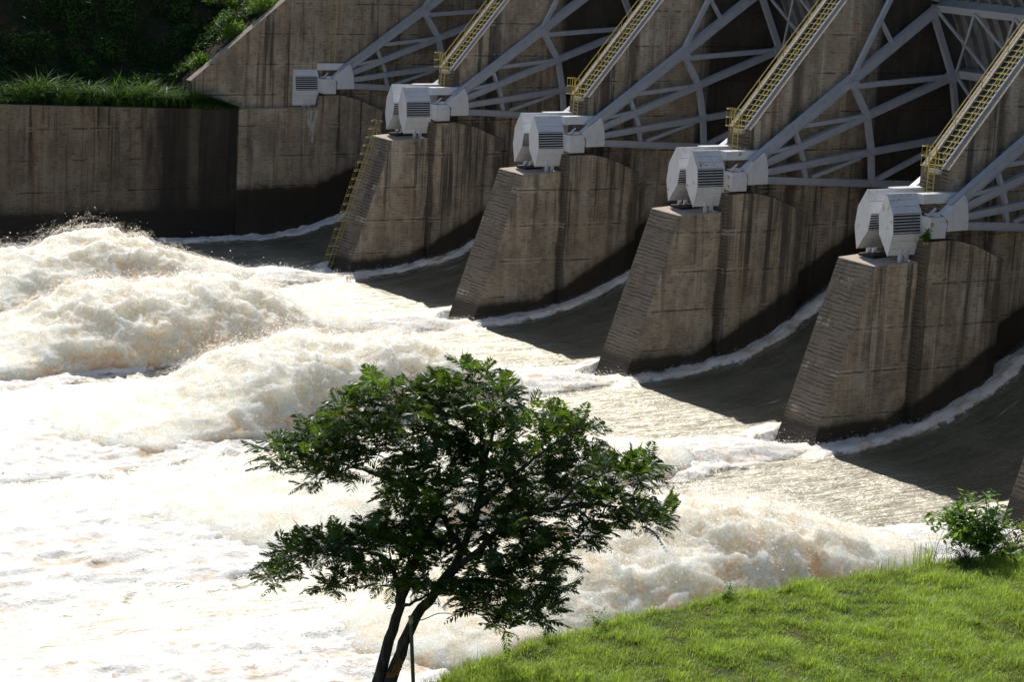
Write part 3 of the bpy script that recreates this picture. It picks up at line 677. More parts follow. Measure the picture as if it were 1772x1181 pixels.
def make_plume(k, s0, s1, label, ndrop):
    xc = k*S+XC
    cs = np.array(CRESTS[k]); ns, nt_ = int((s1-s0)/.13), 130
    s = np.linspace(s0, s1, ns); th = np.linspace(0, PI, nt_)
    SS, TT = np.meshgrid(s, th, indexing='ij')
    H = np.interp(SS, cs[:, 0], cs[:, 1]); far, near = wid(SS, k)
    taper = sstep(s0, s0+9, SS)*sstep(s1, s1-8, SS)
    W_ = np.where(np.cos(TT) > 0, near, far)*.84*(.35+.65*taper)
    c, sn = np.cos(TT), np.sin(TT)
    X = xc+.04*SS + np.sign(c)*np.abs(c)**.85*W_
    Y = -7.9-SS
    Z = WATER+.75 + H*sn**.9*(.35+.65*taper) - .7*(1-taper) - .8*(1-sn)
    P = np.stack([X, Y, Z], -1)
    # normals of the smooth shell
    dS = np.gradient(P, axis=0); dT = np.gradient(P, axis=1); N = np.cross(dT, dS); N /= np.linalg.norm(N, axis=-1, keepdims=True)+1e-9
    Pf = P.reshape(-1, 3); Nf = N.reshape(-1, 3)
    up = Nf[:, 2].copy(); Nf[up < -.2] *= -1
    amp = (np.clip(H, .4, 4)*(.35+.65*taper)).ravel()
    warp = np.stack([fbm(Pf*.5, 2, 91), fbm(Pf*.5, 2, 92), fbm(Pf*.5, 2, 93)], 1)*.8
    b1 = fbm((Pf+warp)*np.array([.42, .36, .42]), 3, 31+k, .5, mode=1)
    b2 = fbm((Pf+warp)*1.25, 3, 61+k, .55, mode=2); b3 = fbm(Pf*4.2, 3, 81, .6, mode=2); b4 = rng.normal(size=len(Pf))
    disp = amp*(.20*b1+.055*b2) + .025*b3*np.clip(amp, .5, 2) + .006*b4
    D = Pf + Nf*disp[:, None]
    low = np.clip(1-(D[:, 2]-WATER)/(.95*np.clip(H.ravel(), .8, 9)), 0, 1)*sstep(-.3, .5, np.cos(TT).ravel())  # tan of the plume's shaded lower near side, put into the colour
    low = np.clip(low*1.25+(.30 if k == 5 else 0), 0, 1.3)
    ii = np.arange(ns*nt_).reshape(ns, nt_)
    q = np.stack([ii[:-1, :-1], ii[:-1, 1:], ii[1:, 1:], ii[1:, :-1]], -1).reshape(-1, 4)
    # droplets thrown off the shell, denser near crest
    wgt = (np.clip(np.sin(TT), 0, 1).ravel()**4*amp+.01); wgt /= wgt.sum()
    pick = rng.choice(len(D), ndrop, p=wgt)
    out = rng.exponential(.085, ndrop)*np.clip(amp[pick], .5, 3)*.8*(1+.8*np.clip(b1[pick], -1, 1))
    C = D[pick] + Nf[pick]*out[:, None] + rng.normal(size=(ndrop, 3))*.07 + np.array([0, -.35, .25])*out[:, None]
    r = np.clip(rng.lognormal(-3.95, .45, ndrop), .009, .05)
    V2, T2 = drops(C, r)
    root = thing('spray_plume', label, 'spray', (0, 0, 0), 'plumes of spray downstream of the piers')
    np_mesh('spray_core', D, q, None, M_SPRAY, root, {'low': low}, True)
    np_mesh('droplets', V2, None, T2, M_SPRAY, root, {'low': np.repeat(low[pick]*.4, 4)}, False)
    for j, (o_, cv) in enumerate(((.22, .03), (.55, .12))):
        lift = o_*np.clip(amp, .4, 3)/2.2*(1+.9*fbm(Pf*1.1, 3, 200+j))
        E_ = D+Nf*lift[:, None]+np.array([0, -.3, .25])*lift[:, None]
        np_mesh('mist', E_, q, None, M_MIST, root, {'low': low*.6, 'thin': np.clip(cv+.5*(1-np.repeat(taper[:, :1], nt_, 1).ravel())*.3+.14*(np.sin(TT).ravel() < .2), 0, 1)}, True)
make_plume(1, 3.5, 42, 'farthest white spray plume, bulging below the dark far wall', 7000)
make_plume(2, 3.5, 48, 'cream spray plume, second from the far wall, reaching the left edge', 18333)
make_plume(3, 3.5, 47, 'big cream spray plume in the middle, rising just behind the tree top', 21666)
make_plume(4, 5, 48, 'low broken spray plume seen through and left of the tree crown', 13333)
make_plume(5, 4, 48, 'nearest brownish spray plume behind the grassy bank, right of the tree', 23333)
# flying drops above the wakes
n = 60000
kk = rng.integers(1, 7, n); s_ = rng.uniform(-1, 50, n); u_ = rng.uniform(-1, 1, n)
fa_, ne_ = wid(np.clip(s_, 0, 60), 0); xx = kk*S+XC+.04*s_+np.where(u_ > 0, ne_, fa_)*u_; yy = -7.9-s_
zz, fo, _ = water_fields(xx, yy)
keep = fo > .5; xx, yy, zz = xx[keep], yy[keep], zz[keep]
C = np.stack([xx, yy, zz+rng.exponential(.14, len(xx))], 1)
m2 = 26000
yb = rng.uniform(-9, 10, m2); kb = rng.integers(1, 6, m2); xb = kb*S+XC+np.interp(yb, [-9, -1.4, -1.2, 5.3, 5.4, 20], [1.85, 2.05, 2.55, 2.55, 1.6, 1.6])+rng.uniform(0, 1.3, m2)
zb, fo, _ = water_fields(xb, yb); C = np.concatenate([C, np.stack([xb, yb, zb+rng.exponential(.07, m2)], 1)])
V2, T2 = drops(C, np.clip(rng.lognormal(-3.95, .4, len(C)), .009, .045))
tag(np_mesh('spray', V2, None, T2, M_SPRAY, None, {'low': np.zeros(len(V2))}, False), 'fine white droplets flying low above the foam behind the piers', 'spray', kind='stuff')
# river bed below
tag(np_mesh('river_bed', np.array([(-600, -900, -19), (140, -900, -19), (140, 40, -19), (-600, 40, -19)]), [(0, 1, 2, 3)], None, M_WALL), kind='structure')
# ------------------------------------------------------------------ ground of the near bank
def edge_x(y): return 150.2 + .020*np.clip(-70-y, 0, 14)**2 + .25*np.clip(-84-y, 0, 200) + .02*np.clip(y+63, 0, 30)
def bank_z(x, y):
    P = np.stack([x, y, np.zeros_like(x)], 1); d = x-edge_x(y) + fbm(P*.35, 3, 7)*.35
    z = 6.4 + .10*fbm(P*.5, 3, 3) + .05*fbm(P*2, 2, 9) + .36*np.clip(x-158.5, 0, 60) + .012*np.clip(d, 0, 8)
    z = z - np.where(d < .5, .85*np.clip(.5-d, 0, 100)-.16*np.clip(.5-d, 0, 1.2)*(1-np.clip(.5-d, 0, 1.2)/1.2), 0)
    return np.maximum(z, -16)
xs = np.concatenate([np.arange(112, 147, 1.2), np.arange(147, 162, .16), np.arange(162, 330, 3.0)])
ys = np.concatenate([np.arange(-420, -92, 6.0), np.arange(-92, -52, .2), np.arange(-52, 90, 3.0)])
XX, YY = np.meshgrid(xs, ys); x = XX.ravel(); y = YY.ravel(); z = bank_z(x, y)
idx = np.arange(len(x)).reshape(len(ys), len(xs))
Q = np.stack([idx[:-1, :-1], idx[:-1, 1:], idx[1:, 1:], idx[1:, :-1]], -1).reshape(-1, 4)
t = NT('bank_soil'); tc = t.n('ShaderNodeTexCoord').outputs['Object']
n1 = t.noise(tc, 1.2, 5, .65); n2 = t.noise(tc, 9, 4, .7)
c = t.mix(t.ss(n1, .4, .62), (.055, .095, .016), (.10, .085, .04)); c = t.mix(t.math('MULTIPLY', t.ss(n2, .45, .7), .5), c, (.03, .045, .012))
M_SOIL = t.end(t.pbr(c, .95, t.bump(n2, .6, .05), spec=.2))
tag(np_mesh('ground', np.stack([x, y, z], 1), Q, None, M_SOIL, None, None, True), kind='structure')

def leaf_mat(name, dark, light, trans, rough=.45, tw=.35, spec=.45):
    t = NT(name); tc = t.n('ShaderNodeTexCoord').outputs['Object']; ti = t.attr('tint')
    n = t.noise(tc, 2.5, 3, .6)
    f = t.math('ADD', ti, t.math('MULTIPLY_ADD', n, .3, -.15), clamp=True)
    c = t.mix(f, dark, light)
    p = t.pbr(c, rough, None, spec=spec)
    tr = t.n('ShaderNodeBsdfTranslucent'); t.lk(t.mix(f, tuple(a*.45 for a in trans), trans), tr.inputs[0])
    mx = t.n('ShaderNodeMixShader'); mx.inputs[0].default_value = tw; t.lk(p, mx.inputs[1]); t.lk(tr.outputs[0], mx.inputs[2])
    return t.end(mx.outputs[0])
M_GRASS = leaf_mat('lawn_blades', (.15, .255, .022), (.40, .51, .075), (.66, .83, .10), .5, .45, .3)
M_LEAF = leaf_mat('tree_leaflets', (.014, .036, .011), (.17, .30, .028), (.34, .54, .045), .38, .30)
M_BUSHL = leaf_mat('bush_leaves', (.035, .095, .018), (.19, .33, .04), (.42, .64, .07), .5, .40, .3)
M_HILLV = leaf_mat('hillside_leaves', (.014, .036, .008), (.085, .19, .022), (.16, .32, .035), .55, .3, .3)
M_RED = leaf_mat('red_leaves', (.22, .05, .02), (.42, .16, .05), (.5, .2, .06), .5, .3)

def blades(B, H, W, lean, az, tint, segs=2):
    """arching blades: base points B, height H, width W, sideways lean, azimuth"""
    n = len(B); d = np.stack([np.cos(az), np.sin(az), np.zeros(n)], 1); w = np.stack([-np.sin(az), np.cos(az), np.zeros(n)], 1)*(W/2)[:, None]
    ring = []
    for k in range(segs+1):
        f = k/segs; c = B + d*(lean*H*f**1.8)[:, None] + np.array([0, 0, 1.])*(H*(f-.28*np.clip(lean, 0, 2)*f**2.4))[:, None]
        if k < segs: tw = (1-.45*f); ring += [c-w*tw, c+w*tw]
        else: ring += [c]
    m = 2*segs+1; V = np.stack(ring, 1).reshape(-1, 3); b = (np.arange(n)*m)[:, None]
    q = np.concatenate([b+np.array([2*k, 2*k+1, 2*k+3, 2*k+2]) for k in range(segs-1)]) if segs > 1 else None
    tr = b+np.array([2*segs-2, 2*segs-1, 2*segs])
    return V, q, tr, np.repeat(tint, m)
# lawn: every blade stands on the ground sheet
n = 560000
gx = rng.uniform(149.2, 160.5, n); gy = rng.uniform(-85.5, -57.5, n)
ok = gx > edge_x(gy)-.9; gx, gy = gx[ok], gy[ok]
gz = bank_z(gx, gy); G = np.stack([gx, gy, gz], 1)
px, py, dz = proj(G); ok = (px > 560) & (px < 1990) & (py > 860) & (py < 1300); G = G[ok]
cl = fbm(G*np.array([1.4, 1.4, 0]), 4, 77); cl2 = fbm(G*np.array([4.5, 4.5, 0]), 3, 78); n = len(G)
keep = rng.random(n) < np.clip(.85+.45*cl+.4*cl2, .4, 1); G, cl, cl2 = G[keep], cl[keep], cl2[keep]; n = len(G)
ed = G[:, 0]-edge_x(G[:, 1])
H = (.085+.10*rng.random(n)**1.5)*(1+.7*cl+.6*cl2)*np.where(ed < .6, 1.5, 1.0); H = np.clip(H*1.2, .04, .5)
az = rng.uniform(0, 2*PI, n)+cl*2
V, q, tr, ti = blades(G-np.array([0, 0, .02]), H, rng.uniform(.008, .017, n), rng.uniform(.2, 1.15, n), az, np.clip(.48+.55*cl+.35*cl2+rng.normal(size=n)*.24, 0, 1))
tag(np_mesh('lawn_grass', V, q, tr, M_GRASS, None, {'tint': ti}), 'bright green grass covering the near bank at the lower right', 'grass', kind='stuff')

def on_bank(pxx, pyy, lift=0):
    v = ray(pxx, pyy); tt = (6.4+lift-CAM[2])/v[2]; p = CAM+v*tt; p[2] = bank_z(np.array([p[0]]), np.array([p[1]]))[0]; return p
def tuft(name, pos, n, h, rad, label, cat, w=.02, seed=0, mat=None, group=None, lean=(.05, .5)):
    r_ = np.random.default_rng(seed); B = np.array(pos)+np.stack([r_.normal(size=n)*rad, r_.normal(size=n)*rad, np.zeros(n)], 1)
    B[:, 2] = bank_z(B[:, 0], B[:, 1])-.03
    V, q, tr, ti = blades(B, h*r_.uniform(.45, 1, n), np.full(n, w)*r_.uniform(.6, 1.2, n), r_.uniform(*lean, n), r_.uniform(0, 2*PI, n), r_.uniform(.1, .8, n), 3)
    return tag(np_mesh(name, V, q, tr, mat or M_GRASS, None, {'tint': ti}), label, cat, group)
TG = 'tall grass tufts along the edge of the lawn'
tuft('grass_tuft', on_bank(1600, 968), 120, 1.05, .26, 'tall upright grass tuft left of the leafy bush', 'grass tuft', .022, 1, group=TG)
tuft('grass_tuft', on_bank(1530, 985), 50, .6, .25, 'thin grass tuft left of the tall upright tuft', 'grass tuft', .018, 2, group=TG)
tuft('grass_tuft', on_bank(1280, 1028), 22, .36, .25, 'sparse grass tuft at the lawn edge in front of the nearest spray', 'grass tuft', .016, 3, group=TG)
tuft('grass_tuft', on_bank(795, 1165), 34, .55, .45, 'thin grass stalks standing right of the grey stake', 'grass tuft', .014, 4, group=TG, lean=(.02, .25))
tuft('grass_tuft', on_bank(885, 1128), 26, .5, .3, 'grass stalks under the lowest hanging branch', 'grass tuft', .014, 5, group=TG, lean=(.02, .25))
tuft('grass_tuft', on_bank(690, 1190), 40, .36, .28, 'short grass around the foot of the two trunks', 'grass tuft', .016, 6, group=TG)

# ------------------------------------------------------------------ leaf clusters
def leaves(C, D, U, L, W, tint):
    """diamond leaves: base C, direction D, side U"""
    n = len(C); Sd = np.cross(D, U); Sd /= np.linalg.norm(Sd, axis=1, keepdims=True)+1e-9; Nn = np.cross(Sd, D)
    a = C; b = C+D*(L*.42)[:, None]+Sd*(W/2)[:, None]-Nn*(W*.16)[:, None]; c = C+D*L[:, None]-Nn*(L*.12)[:, None]; d = C+D*(L*.42)[:, None]-Sd*(W/2)[:, None]-Nn*(W*.16)[:, None]
    V = np.stack([a, b, c, d], 1).reshape(-1, 3); bi = (np.arange(n)*4)[:, None]
    return V, np.concatenate([bi+np.array([0, 1, 2]), bi+np.array([0, 2, 3])]), np.repeat(tint, 4)
def unit(v): return v/(np.linalg.norm(v, axis=-1, keepdims=True)+1e-9)

bark = NT('bark'); tcb = bark.n('ShaderNodeTexCoord').outputs['Object']; nb = bark.noise(bark.mapv(tcb, (9, 9, 2)), 1.5, 5, .65)
M_BARK = bark.end(bark.pbr(bark.mix(bark.ss(nb, .4, .65), (.045, .036, .028), (.10, .085, .068)), .9, bark.bump(nb, .6, .03), spec=.2))

# ------------------------------------------------------------------ the tree: ferny fronds on two leaning trunks
TB = np.array([152.33, -81.1, 6.4]); TD = 41.0
def tp(pxx, pyy, dd=0.0): return CAM + (TD+dd)*ray(pxx, pyy)
tree = thing('tree', 'dark feathery leaved tree with two leaning trunks in front of the white water', 'tree', (0, 0, 0))
LIMBS = [([(649, 1200, 0), (667, 1130, 0), (692, 1050, .05), (712, 985, .1), (735, 930, .1), (760, 890, .2)], (.115, .045)),
         ([(670, 1200, -.1), (692, 1130, -.1), (718, 1068, -.15), (765, 1010, -.2), (800, 955, -.2), (828, 880, -.1), (838, 800, .1), (830, 720, .2)], (.12, .03)),
         ([(692, 1050, .05), (688, 1010, .2), (672, 965, .4), (620, 950, .6), (550, 945, .8), (490, 975, .9)], (.06, .012)),
         ([(765, 1010, -.2), (830, 950, -.5), (890, 890, -.7), (965, 880, -.8), (1050, 870, -.7), (1130, 895, -.6)], (.065, .012)),
         ([(800, 955, -.2), (770, 895, .2), (720, 860, .5), (660, 825, .7), (595, 800, .8), (520, 795, .8)], (.055, .012)),
         ([(828, 880, -.1), (880, 830, -.5), (940, 780, -.8), (1000, 740, -.9)], (.045, .012)),
         ([(838, 800, .1), (790, 740, .5), (730, 710, .7), (650, 700, .8)], (.04, .01)),
         ([(838, 800, .1), (860, 730, -.2), (850, 660, 0)], (.035, .01)),
         ([(965, 880, -.8), (1000, 830, -1.0), (1070, 815, -.9)], (.03, .01)),
         ([(765, 1010, -.2), (840, 1000, -.6), (900, 1020, -.8), (930, 1060, -.9)], (.04, .01)),
         ([(692, 1050, .05), (715, 1045, -.2), (740, 1030, -.2)], (.035, .02)),
         ([(715, 1078, -.3), (750, 1066, -.5), (785, 1064, -.6), (803, 1055, -.6)], (.010, .006)),
         ([(712, 985, .1), (700, 930, -.2), (700, 880, -.4)], (.035, .01)),
         ([(595, 800, .8), (560, 830, .7), (540, 845, .6)], (.018, .008))]
SK = []
mb = MB()
for pts, (r0, r1) in LIMBS:
    P = [tp(*p) for p in pts]; Q_ = []
    for i in range(len(P)-1):
        for f in np.linspace(0, 1, 5)[:-1]: Q_.append(P[i]*(1-f)+P[i+1]*f)
    Q_.append(P[-1]); Q_ = np.array(Q_); kk = len(Q_)
    for _ in range(3): Q_[1:-1] = (Q_[:-2]+2*Q_[1:-1]+Q_[2:])/4
    Q_[1:-1] += rng.normal(size=(kk-2, 3))*.012
    SK.append(Q_); mb.tube([tuple(p) for p in Q_], list(np.linspace(r0, r1, kk)), 8)
SKP = np.concatenate(SK)
CL = [(497, 792, 52, 30), (560, 765, 60, 42), (612, 722, 52, 44), (640, 684, 30, 30), (545, 828, 50, 22), (590, 800, 55, 36), (655, 765, 60, 46),
      (705, 694, 58, 36), (762, 684, 52, 34), (818, 658, 66, 30), (790, 718, 66, 40), (862, 690, 40, 36), (722, 742, 56, 42),
      (770, 790, 64, 44), (705, 812, 46, 36), (842, 765, 64, 46), (862, 832, 54, 42), (690, 850, 34, 26),
      (930, 733, 48, 38), (985, 752, 52, 38), (925, 802, 64, 44), (1002, 800, 54, 38), (1062, 824, 54, 34), (1108, 818, 32, 34), (965, 858, 64, 36), (1042, 880, 64, 36), (1112, 902, 46, 26), (1148, 890, 24, 18), (1000, 925, 56, 28), (800, 850, 50, 34), (742, 852, 46, 30), (850, 908, 44, 30), (905, 885, 40, 26),
      (890, 935, 64, 38), (942, 960, 52, 40), (900, 1000, 64, 40), (852, 1040, 52, 32), (922, 1058, 38, 30), (958, 1010, 30, 32), (872, 1082, 26, 16), (830, 990, 44, 36),
      (690, 900, 44, 30), (742, 902, 42, 30), (700, 948, 54, 36), (758, 962, 52, 38), (682, 1000, 44, 28), (735, 1018, 44, 22), (796, 1030, 30, 18),
      (502, 962, 32, 28), (552, 948, 46, 32), (602, 950, 46, 34), (642, 928, 34, 28), (480, 1004, 24, 16), (572, 1015, 24, 14), (612, 988, 36, 24)]
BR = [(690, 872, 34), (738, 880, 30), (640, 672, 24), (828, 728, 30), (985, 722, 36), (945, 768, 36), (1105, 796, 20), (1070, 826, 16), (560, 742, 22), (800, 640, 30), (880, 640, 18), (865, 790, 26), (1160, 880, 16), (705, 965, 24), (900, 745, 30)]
fb, fd, fl_, ft = [], [], [], []
for (cx, cy, rx, ry) in CL:
    n = int(19+rx*ry/40.0); dd0 = rng.uniform(-.7, .7); bright = any((cx-b[0])**2+(cy-b[1])**2 < (b[2]+12)**2 for b in BR)
    rr = np.sqrt(rng.random(n)); aa = rng.uniform(0, 2*PI, n); qx = cx+rx*.80*rr*np.cos(aa); qy = cy+ry*.74*rr*np.sin(aa); qd = dd0+rng.normal(size=n)*.38
    c0 = tp(cx, cy+ry*.5, dd0)
    near = SKP[np.argmin(((SKP-c0)**2).sum(1))]
    tw = [near, (near+c0)/2+np.array([0, 0, .05]), c0]; mb.tube([tuple(p) for p in tw], [.014, .010, .006], 5)
    for i in range(n):
        b = tp(qx[i], qy[i], qd[i]); out = unit(b-c0+np.array([0, 0, .10])); out = unit(out*.7+rng.normal(size=3)*.42*np.array([1, 1, .55]))
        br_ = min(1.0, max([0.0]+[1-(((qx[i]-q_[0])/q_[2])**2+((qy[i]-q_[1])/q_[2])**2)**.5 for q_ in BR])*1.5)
        top = np.clip(.22*(cy-qy[i])/ry+.08, 0, .36)  # upper fronds lightened: sunlight put into the leaf tint
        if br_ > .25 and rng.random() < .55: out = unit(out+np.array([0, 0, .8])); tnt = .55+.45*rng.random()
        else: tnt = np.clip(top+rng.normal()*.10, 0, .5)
        fb.append(b); fd.append(out); fl_.append(rng.uniform(.34, .56)); ft.append(tnt)
    for _ in range(5):      # fine twigs
        j = -1-rng.integers(0, n); e_ = fb[j]; mid = (c0+e_)/2+rng.normal(size=3)*.04; mb.tube([tuple(c0), tuple(mid), tuple(e_)], [.006, .005, .003], 4)
mb.build('trunk', M_BARK, tree, True)
fb, fd, fl_, ft = map(np.array, (fb, fd, fl_, ft)); NF = len(fb)
C_, D_, U_, L_, W_, T_ = [], [], [], [], [], []
NP = 11; side0 = unit(np.cross(fd, np.array([0, 0, 1.])+rng.normal(size=(NF, 3))*.25)); upv = np.cross(side0, fd)
droop = rng.uniform(.25, .75, NF)
for k in range(NP):
    f = (k+.7)/NP
    pos = fb+fd*(fl_*f)[:, None]-np.array([0, 0, 1.])*(droop*fl_*f*f*.75)[:, None]
    tan = unit(fd*fl_[:, None]-np.array([0, 0, 1.])*(droop*fl_*1.5*f)[:, None])
    ln = fl_*.36*math.sin(PI*min(1, .18+.80*f))**.7
    for sg in (-1, 1):
        dr = unit(side0*sg*.86+tan*.55-np.array([0, 0, .18])+rng.normal(size=(NF, 3))*.09)
        C_.append(pos); D_.append(dr); U_.append(upv+rng.normal(size=(NF, 3))*.25); L_.append(ln*rng.uniform(.85, 1.1, NF)); W_.append(np.full(NF, .034)*rng.uniform(.8, 1.3, NF)); T_.append(np.clip(ft+rng.normal(size=NF)*.05, 0, 1))
C_.append(fb); D_.append(unit(fd-np.array([0, 0, .3])*droop[:, None])); U_.append(upv); L_.append(fl_*.95); W_.append(np.full(NF, .012)); T_.append(ft*.6)
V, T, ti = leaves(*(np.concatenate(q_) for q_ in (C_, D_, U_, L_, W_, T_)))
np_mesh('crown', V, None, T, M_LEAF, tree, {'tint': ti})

# stake and dry leaf at its foot
st = thing('stake', 'thin grey stake with a pale cap standing right of the leaning trunks', 'stake')
b0 = on_bank(719, 1183); b1 = tp(711, 1076, -.35)
MB().tube([tuple(b0-np.array([0, 0, .2])), tuple(b1)], [.038, .034], 8).build('post', steel('stake_grey', (.16, .17, .14), .1, .4), st)
MB().tube([tuple(b1-(b1-b0)*.02), tuple(b1+(b1-b0)*.06)], [.044, .044], 8).build('cap', steel('stake_cap', (.55, .52, .36), .1, .3), st)
mb = MB(); base = tp(672, 1176, -.4); 
for pts, w_ in (([(668, 1170), (683, 1168), (692, 1157), (693, 1146)], .05), ([(683, 1168), (688, 1152), (695, 1144)], .06)):
    P = [tp(*p, -.45) for p in pts]
    for i in range(len(P)-1):
        sd_ = unit(np.cross(P[i+1]-P[i], CD)); a_, b_ = P[i], P[i+1]; w0 = w_*(1-.35*i/len(P)); w1 = w_*(1-.35*(i+1)/len(P))
        mb.face([tuple(a_-sd_*w0), tuple(a_+CD*.03), tuple(b_+CD*.03), tuple(b_-sd_*w1)]).face([tuple(a_+CD*.03), tuple(a_+sd_*w0), tuple(b_+sd_*w1), tuple(b_+CD*.03)])
M_DRY = leaf_mat('dry_leaf', (.36, .14, .03), (.45, .22, .06), (.5, .22, .05), .6, .35)
tag(mb.build('dry_leaf', M_DRY), 'curled orange dry leaf at the foot of the right trunk', 'dry leaf')

# ------------------------------------------------------------------ bush at the right edge of the lawn
def stem_bush(name, base, H, spread, nst, nlv, ll, lw, label, cat, mat, seed, tilt=(0, 0, 0), group=None, bright=.35):
    r_ = np.random.default_rng(seed); t_ = thing(name, label, cat, (0, 0, 0), group); mb = MB(); C, D, U, L, W, T = [], [], [], [], [], []
    for i in range(nst):
        a = r_.uniform(0, 2*PI); rr = spread*r_.uniform(.15, 1); hh = H*r_.uniform(.45, 1)*(1-.35*(rr/spread)**2)
        e = np.array([math.cos(a)*rr, math.sin(a)*rr, hh])+np.array(tilt)*hh
        k = 14; f = np.linspace(0, 1, k)[:, None]; path = np.array(base)+np.array([e[0], e[1], 0])*f**1.5+np.array([0, 0, e[2]])*(f*1.25-.25*f**3)
        path[1:] += np.cumsum(r_.normal(size=(k-1, 3))*.012, 0)
        mb.tube([tuple(p) for p in path], list(np.linspace(.018, .005, k)), 5)
        for j in range(nlv):
            g = r_.uniform(.30, 1.0); ii = min(int(g*(k-1)), k-2); p = path[ii]+(path[ii+1]-path[ii])*(g*(k-1)-ii); tn = unit(path[ii+1]-path[ii])
            sd_ = unit(np.cross(tn, r_.normal(size=3))); 
            C.append(p+sd_*.01); D.append(unit(sd_+tn*.5+np.array([0, 0, r_.uniform(-.5, .25)]))); U.append(np.array([0, 0, 1.])+r_.normal(size=3)*.4); L.append(ll*r_.uniform(.6, 1.15)); W.append(lw*r_.uniform(.7, 1.15))
            T.append(np.clip(bright*(g**3)*1.5+r_.normal()*.12, 0, 1))
            # a leafy side twig
            if r_.random() < .30:
                dq = D[-1]
                for q_ in range(5):
                    pp = p+dq*(.06+.055*q_); s2 = unit(np.cross(dq, np.array([0, 0, 1.])))*(1 if q_ % 2 else -1)
                    C.append(pp); D.append(unit(s2+dq*.6+np.array([0, 0, r_.uniform(-.4, .2)]))); U.append(np.array([0, 0, 1.])+r_.normal(size=3)*.3); L.append(ll*r_.uniform(.6, 1.1)); W.append(lw*r_.uniform(.7, 1.1)); T.append(np.clip(bright*g+r_.normal()*.12, 0, 1))
    mb.build('stem', M_BARK, t_, True)
    V, T2, ti = leaves(*(np.array(q_) for q_ in (C, D, U, L, W, T)))
    np_mesh('foliage', V, None, T2, mat, t_, {'tint': ti}); return t_
stem_bush('bush', on_bank(1706, 965), 1.65, 1.45, 28, 26, .18, .095, 'leafy green bush at the right end of the lawn edge', 'bush', M_BUSHL, 21, bright=.6)
stem_bush('bush', on_bank(1672, 985), .55, .5, 10, 16, .07, .035, 'low pale leaved shrub growing below the leafy bush', 'bush', M_BUSHL, 22)
stem_bush('red_plant', on_bank(1752, 955), .62, .42, 12, 22, .07, .03, 'small plant with reddish orange leaves at the far right lawn edge', 'plant', M_RED, 23, bright=.6)
WG = 'broad leaved weeds on the lawn edge'
stem_bush('weed', on_bank(945, 1110), .55, .16, 5, 12, .075, .035, 'light green weed standing under the lowest hanging branch', 'weed', M_BUSHL, 24, group=WG, bright=.9)
stem_bush('weed', on_bank(1040, 1085), .32, .3, 8, 10, .09, .045, 'low weed at the lawn edge right of the tree', 'weed', M_BUSHL, 25, group=WG, bright=.8)
stem_bush('weed', on_bank(1255, 1042), .34, .3, 8, 10, .09, .045, 'low leafy weed at the lawn edge in front of the nearest spray', 'weed', M_BUSHL, 26, group=WG, bright=.8)
# seedling on the nearest pier
stem_bush('seedling', (4*S+.75, -1.62, -1.0), 1.25, .35, 7, 14, .26, .14, 'small green plant growing beside the trunnion on the nearest pier', 'plant', M_BUSHL, 27, bright=.3)

# ------------------------------------------------------------------ far bank: hill, tall grass, bushes
def hill_z(x, y):
    P = np.stack([x, y, np.zeros_like(x)], 1); d = np.clip(-4.8-x, 0, 200)
    d2 = np.clip(d+fbm(P*.12, 3, 51)*2.2*np.clip(d/3, 0, 1), 0, 200)
    z = -1.75+1.12*d2 + fbm(P*.45, 4, 52)*.6*np.clip(d/2, 0, 1)
    b = np.clip(np.interp(y, [-13.6, -4.35, 3.5, 20], [.30, 7.6, 14.0, 27])-.45, -1.75, 40)
    z = np.where(y > -13.6, np.maximum(z, b), z)
    return np.minimum(z, 34+.05*d)
xs = np.concatenate([np.arange(-140, -40, 4.0), np.arange(-40, -3.4, .35), np.array([-3.4, -2.6, -1.8, -1.1])]); ys = np.concatenate([np.arange(-220, -50, 4.0), np.arange(-50, 30, .4)])
XX, YY = np.meshgrid(xs, ys); x = XX.ravel(); y = YY.ravel(); z = hill_z(x, y)
idx = np.arange(len(x)).reshape(len(ys), len(xs)); Q = np.stack([idx[:-1, :-1], idx[:-1, 1:], idx[1:, 1:], idx[1:, :-1]], -1).reshape(-1, 4)
t = NT('hill_rock'); tc = t.n('ShaderNodeTexCoord').outputs['Object']
n1 = t.noise(tc, .5, 5, .65); n2 = t.noise(t.mapv(tc, (.6, .6, 3.5)), 1.5, 5, .7)
c = t.mix(t.ss(n1, .42, .6), (.014, .03, .008), (.05, .034, .026)); c = t.mix(t.math('MULTIPLY', t.ss(n2, .45, .7), .7), c, (.012, .012, .009))
tag(np_mesh('hill', np.stack([x, y, z], 1), Q, None, t.end(t.pbr(c, .95, t.bump(n2, .9, .3), spec=.15)), None, None, True), kind='structure')
n = 150000
hx = -4.6-rng.random(n)**1.2*17;  hy = rng.uniform(-52, 4, n); hz = hill_z(hx, hy); Hh = np.stack([hx, hy, hz], 1)
cl = fbm(Hh*np.array([.38, .38, .38]), 4, 55); keep = rng.random(n) < np.clip(.62+1.7*cl, .06, 1); Hh = Hh[keep]; cl = cl[keep]; n = len(Hh)
tall = rng.random(n)**2*(.5+1.5*np.clip(cl+.2, 0, 1))
C0 = Hh+np.stack([tall*.5+.05, np.zeros(n), tall*.7], 1)+rng.normal(size=(n, 3))*.12
D0 = unit(rng.normal(size=(n, 3))*np.array([.8, .8, .5])+np.array([.45, 0, .15]))
V, T, ti = leaves(C0, D0, np.array([0, 0, 1.])+rng.normal(size=(n, 3))*.5, rng.uniform(.22, .6, n), rng.uniform(.06, .15, n), np.clip(.25+.7*cl+.35*(tall-.4)+rng.normal(size=n)*.15, 0, 1))
tag(np_mesh('hillside_vegetation', V, None, T, M_HILLV, None, {'tint': ti}), 'dark creepers and scrub covering the shaded hillside at the upper left', 'vegetation', kind='stuff')
n = 15000
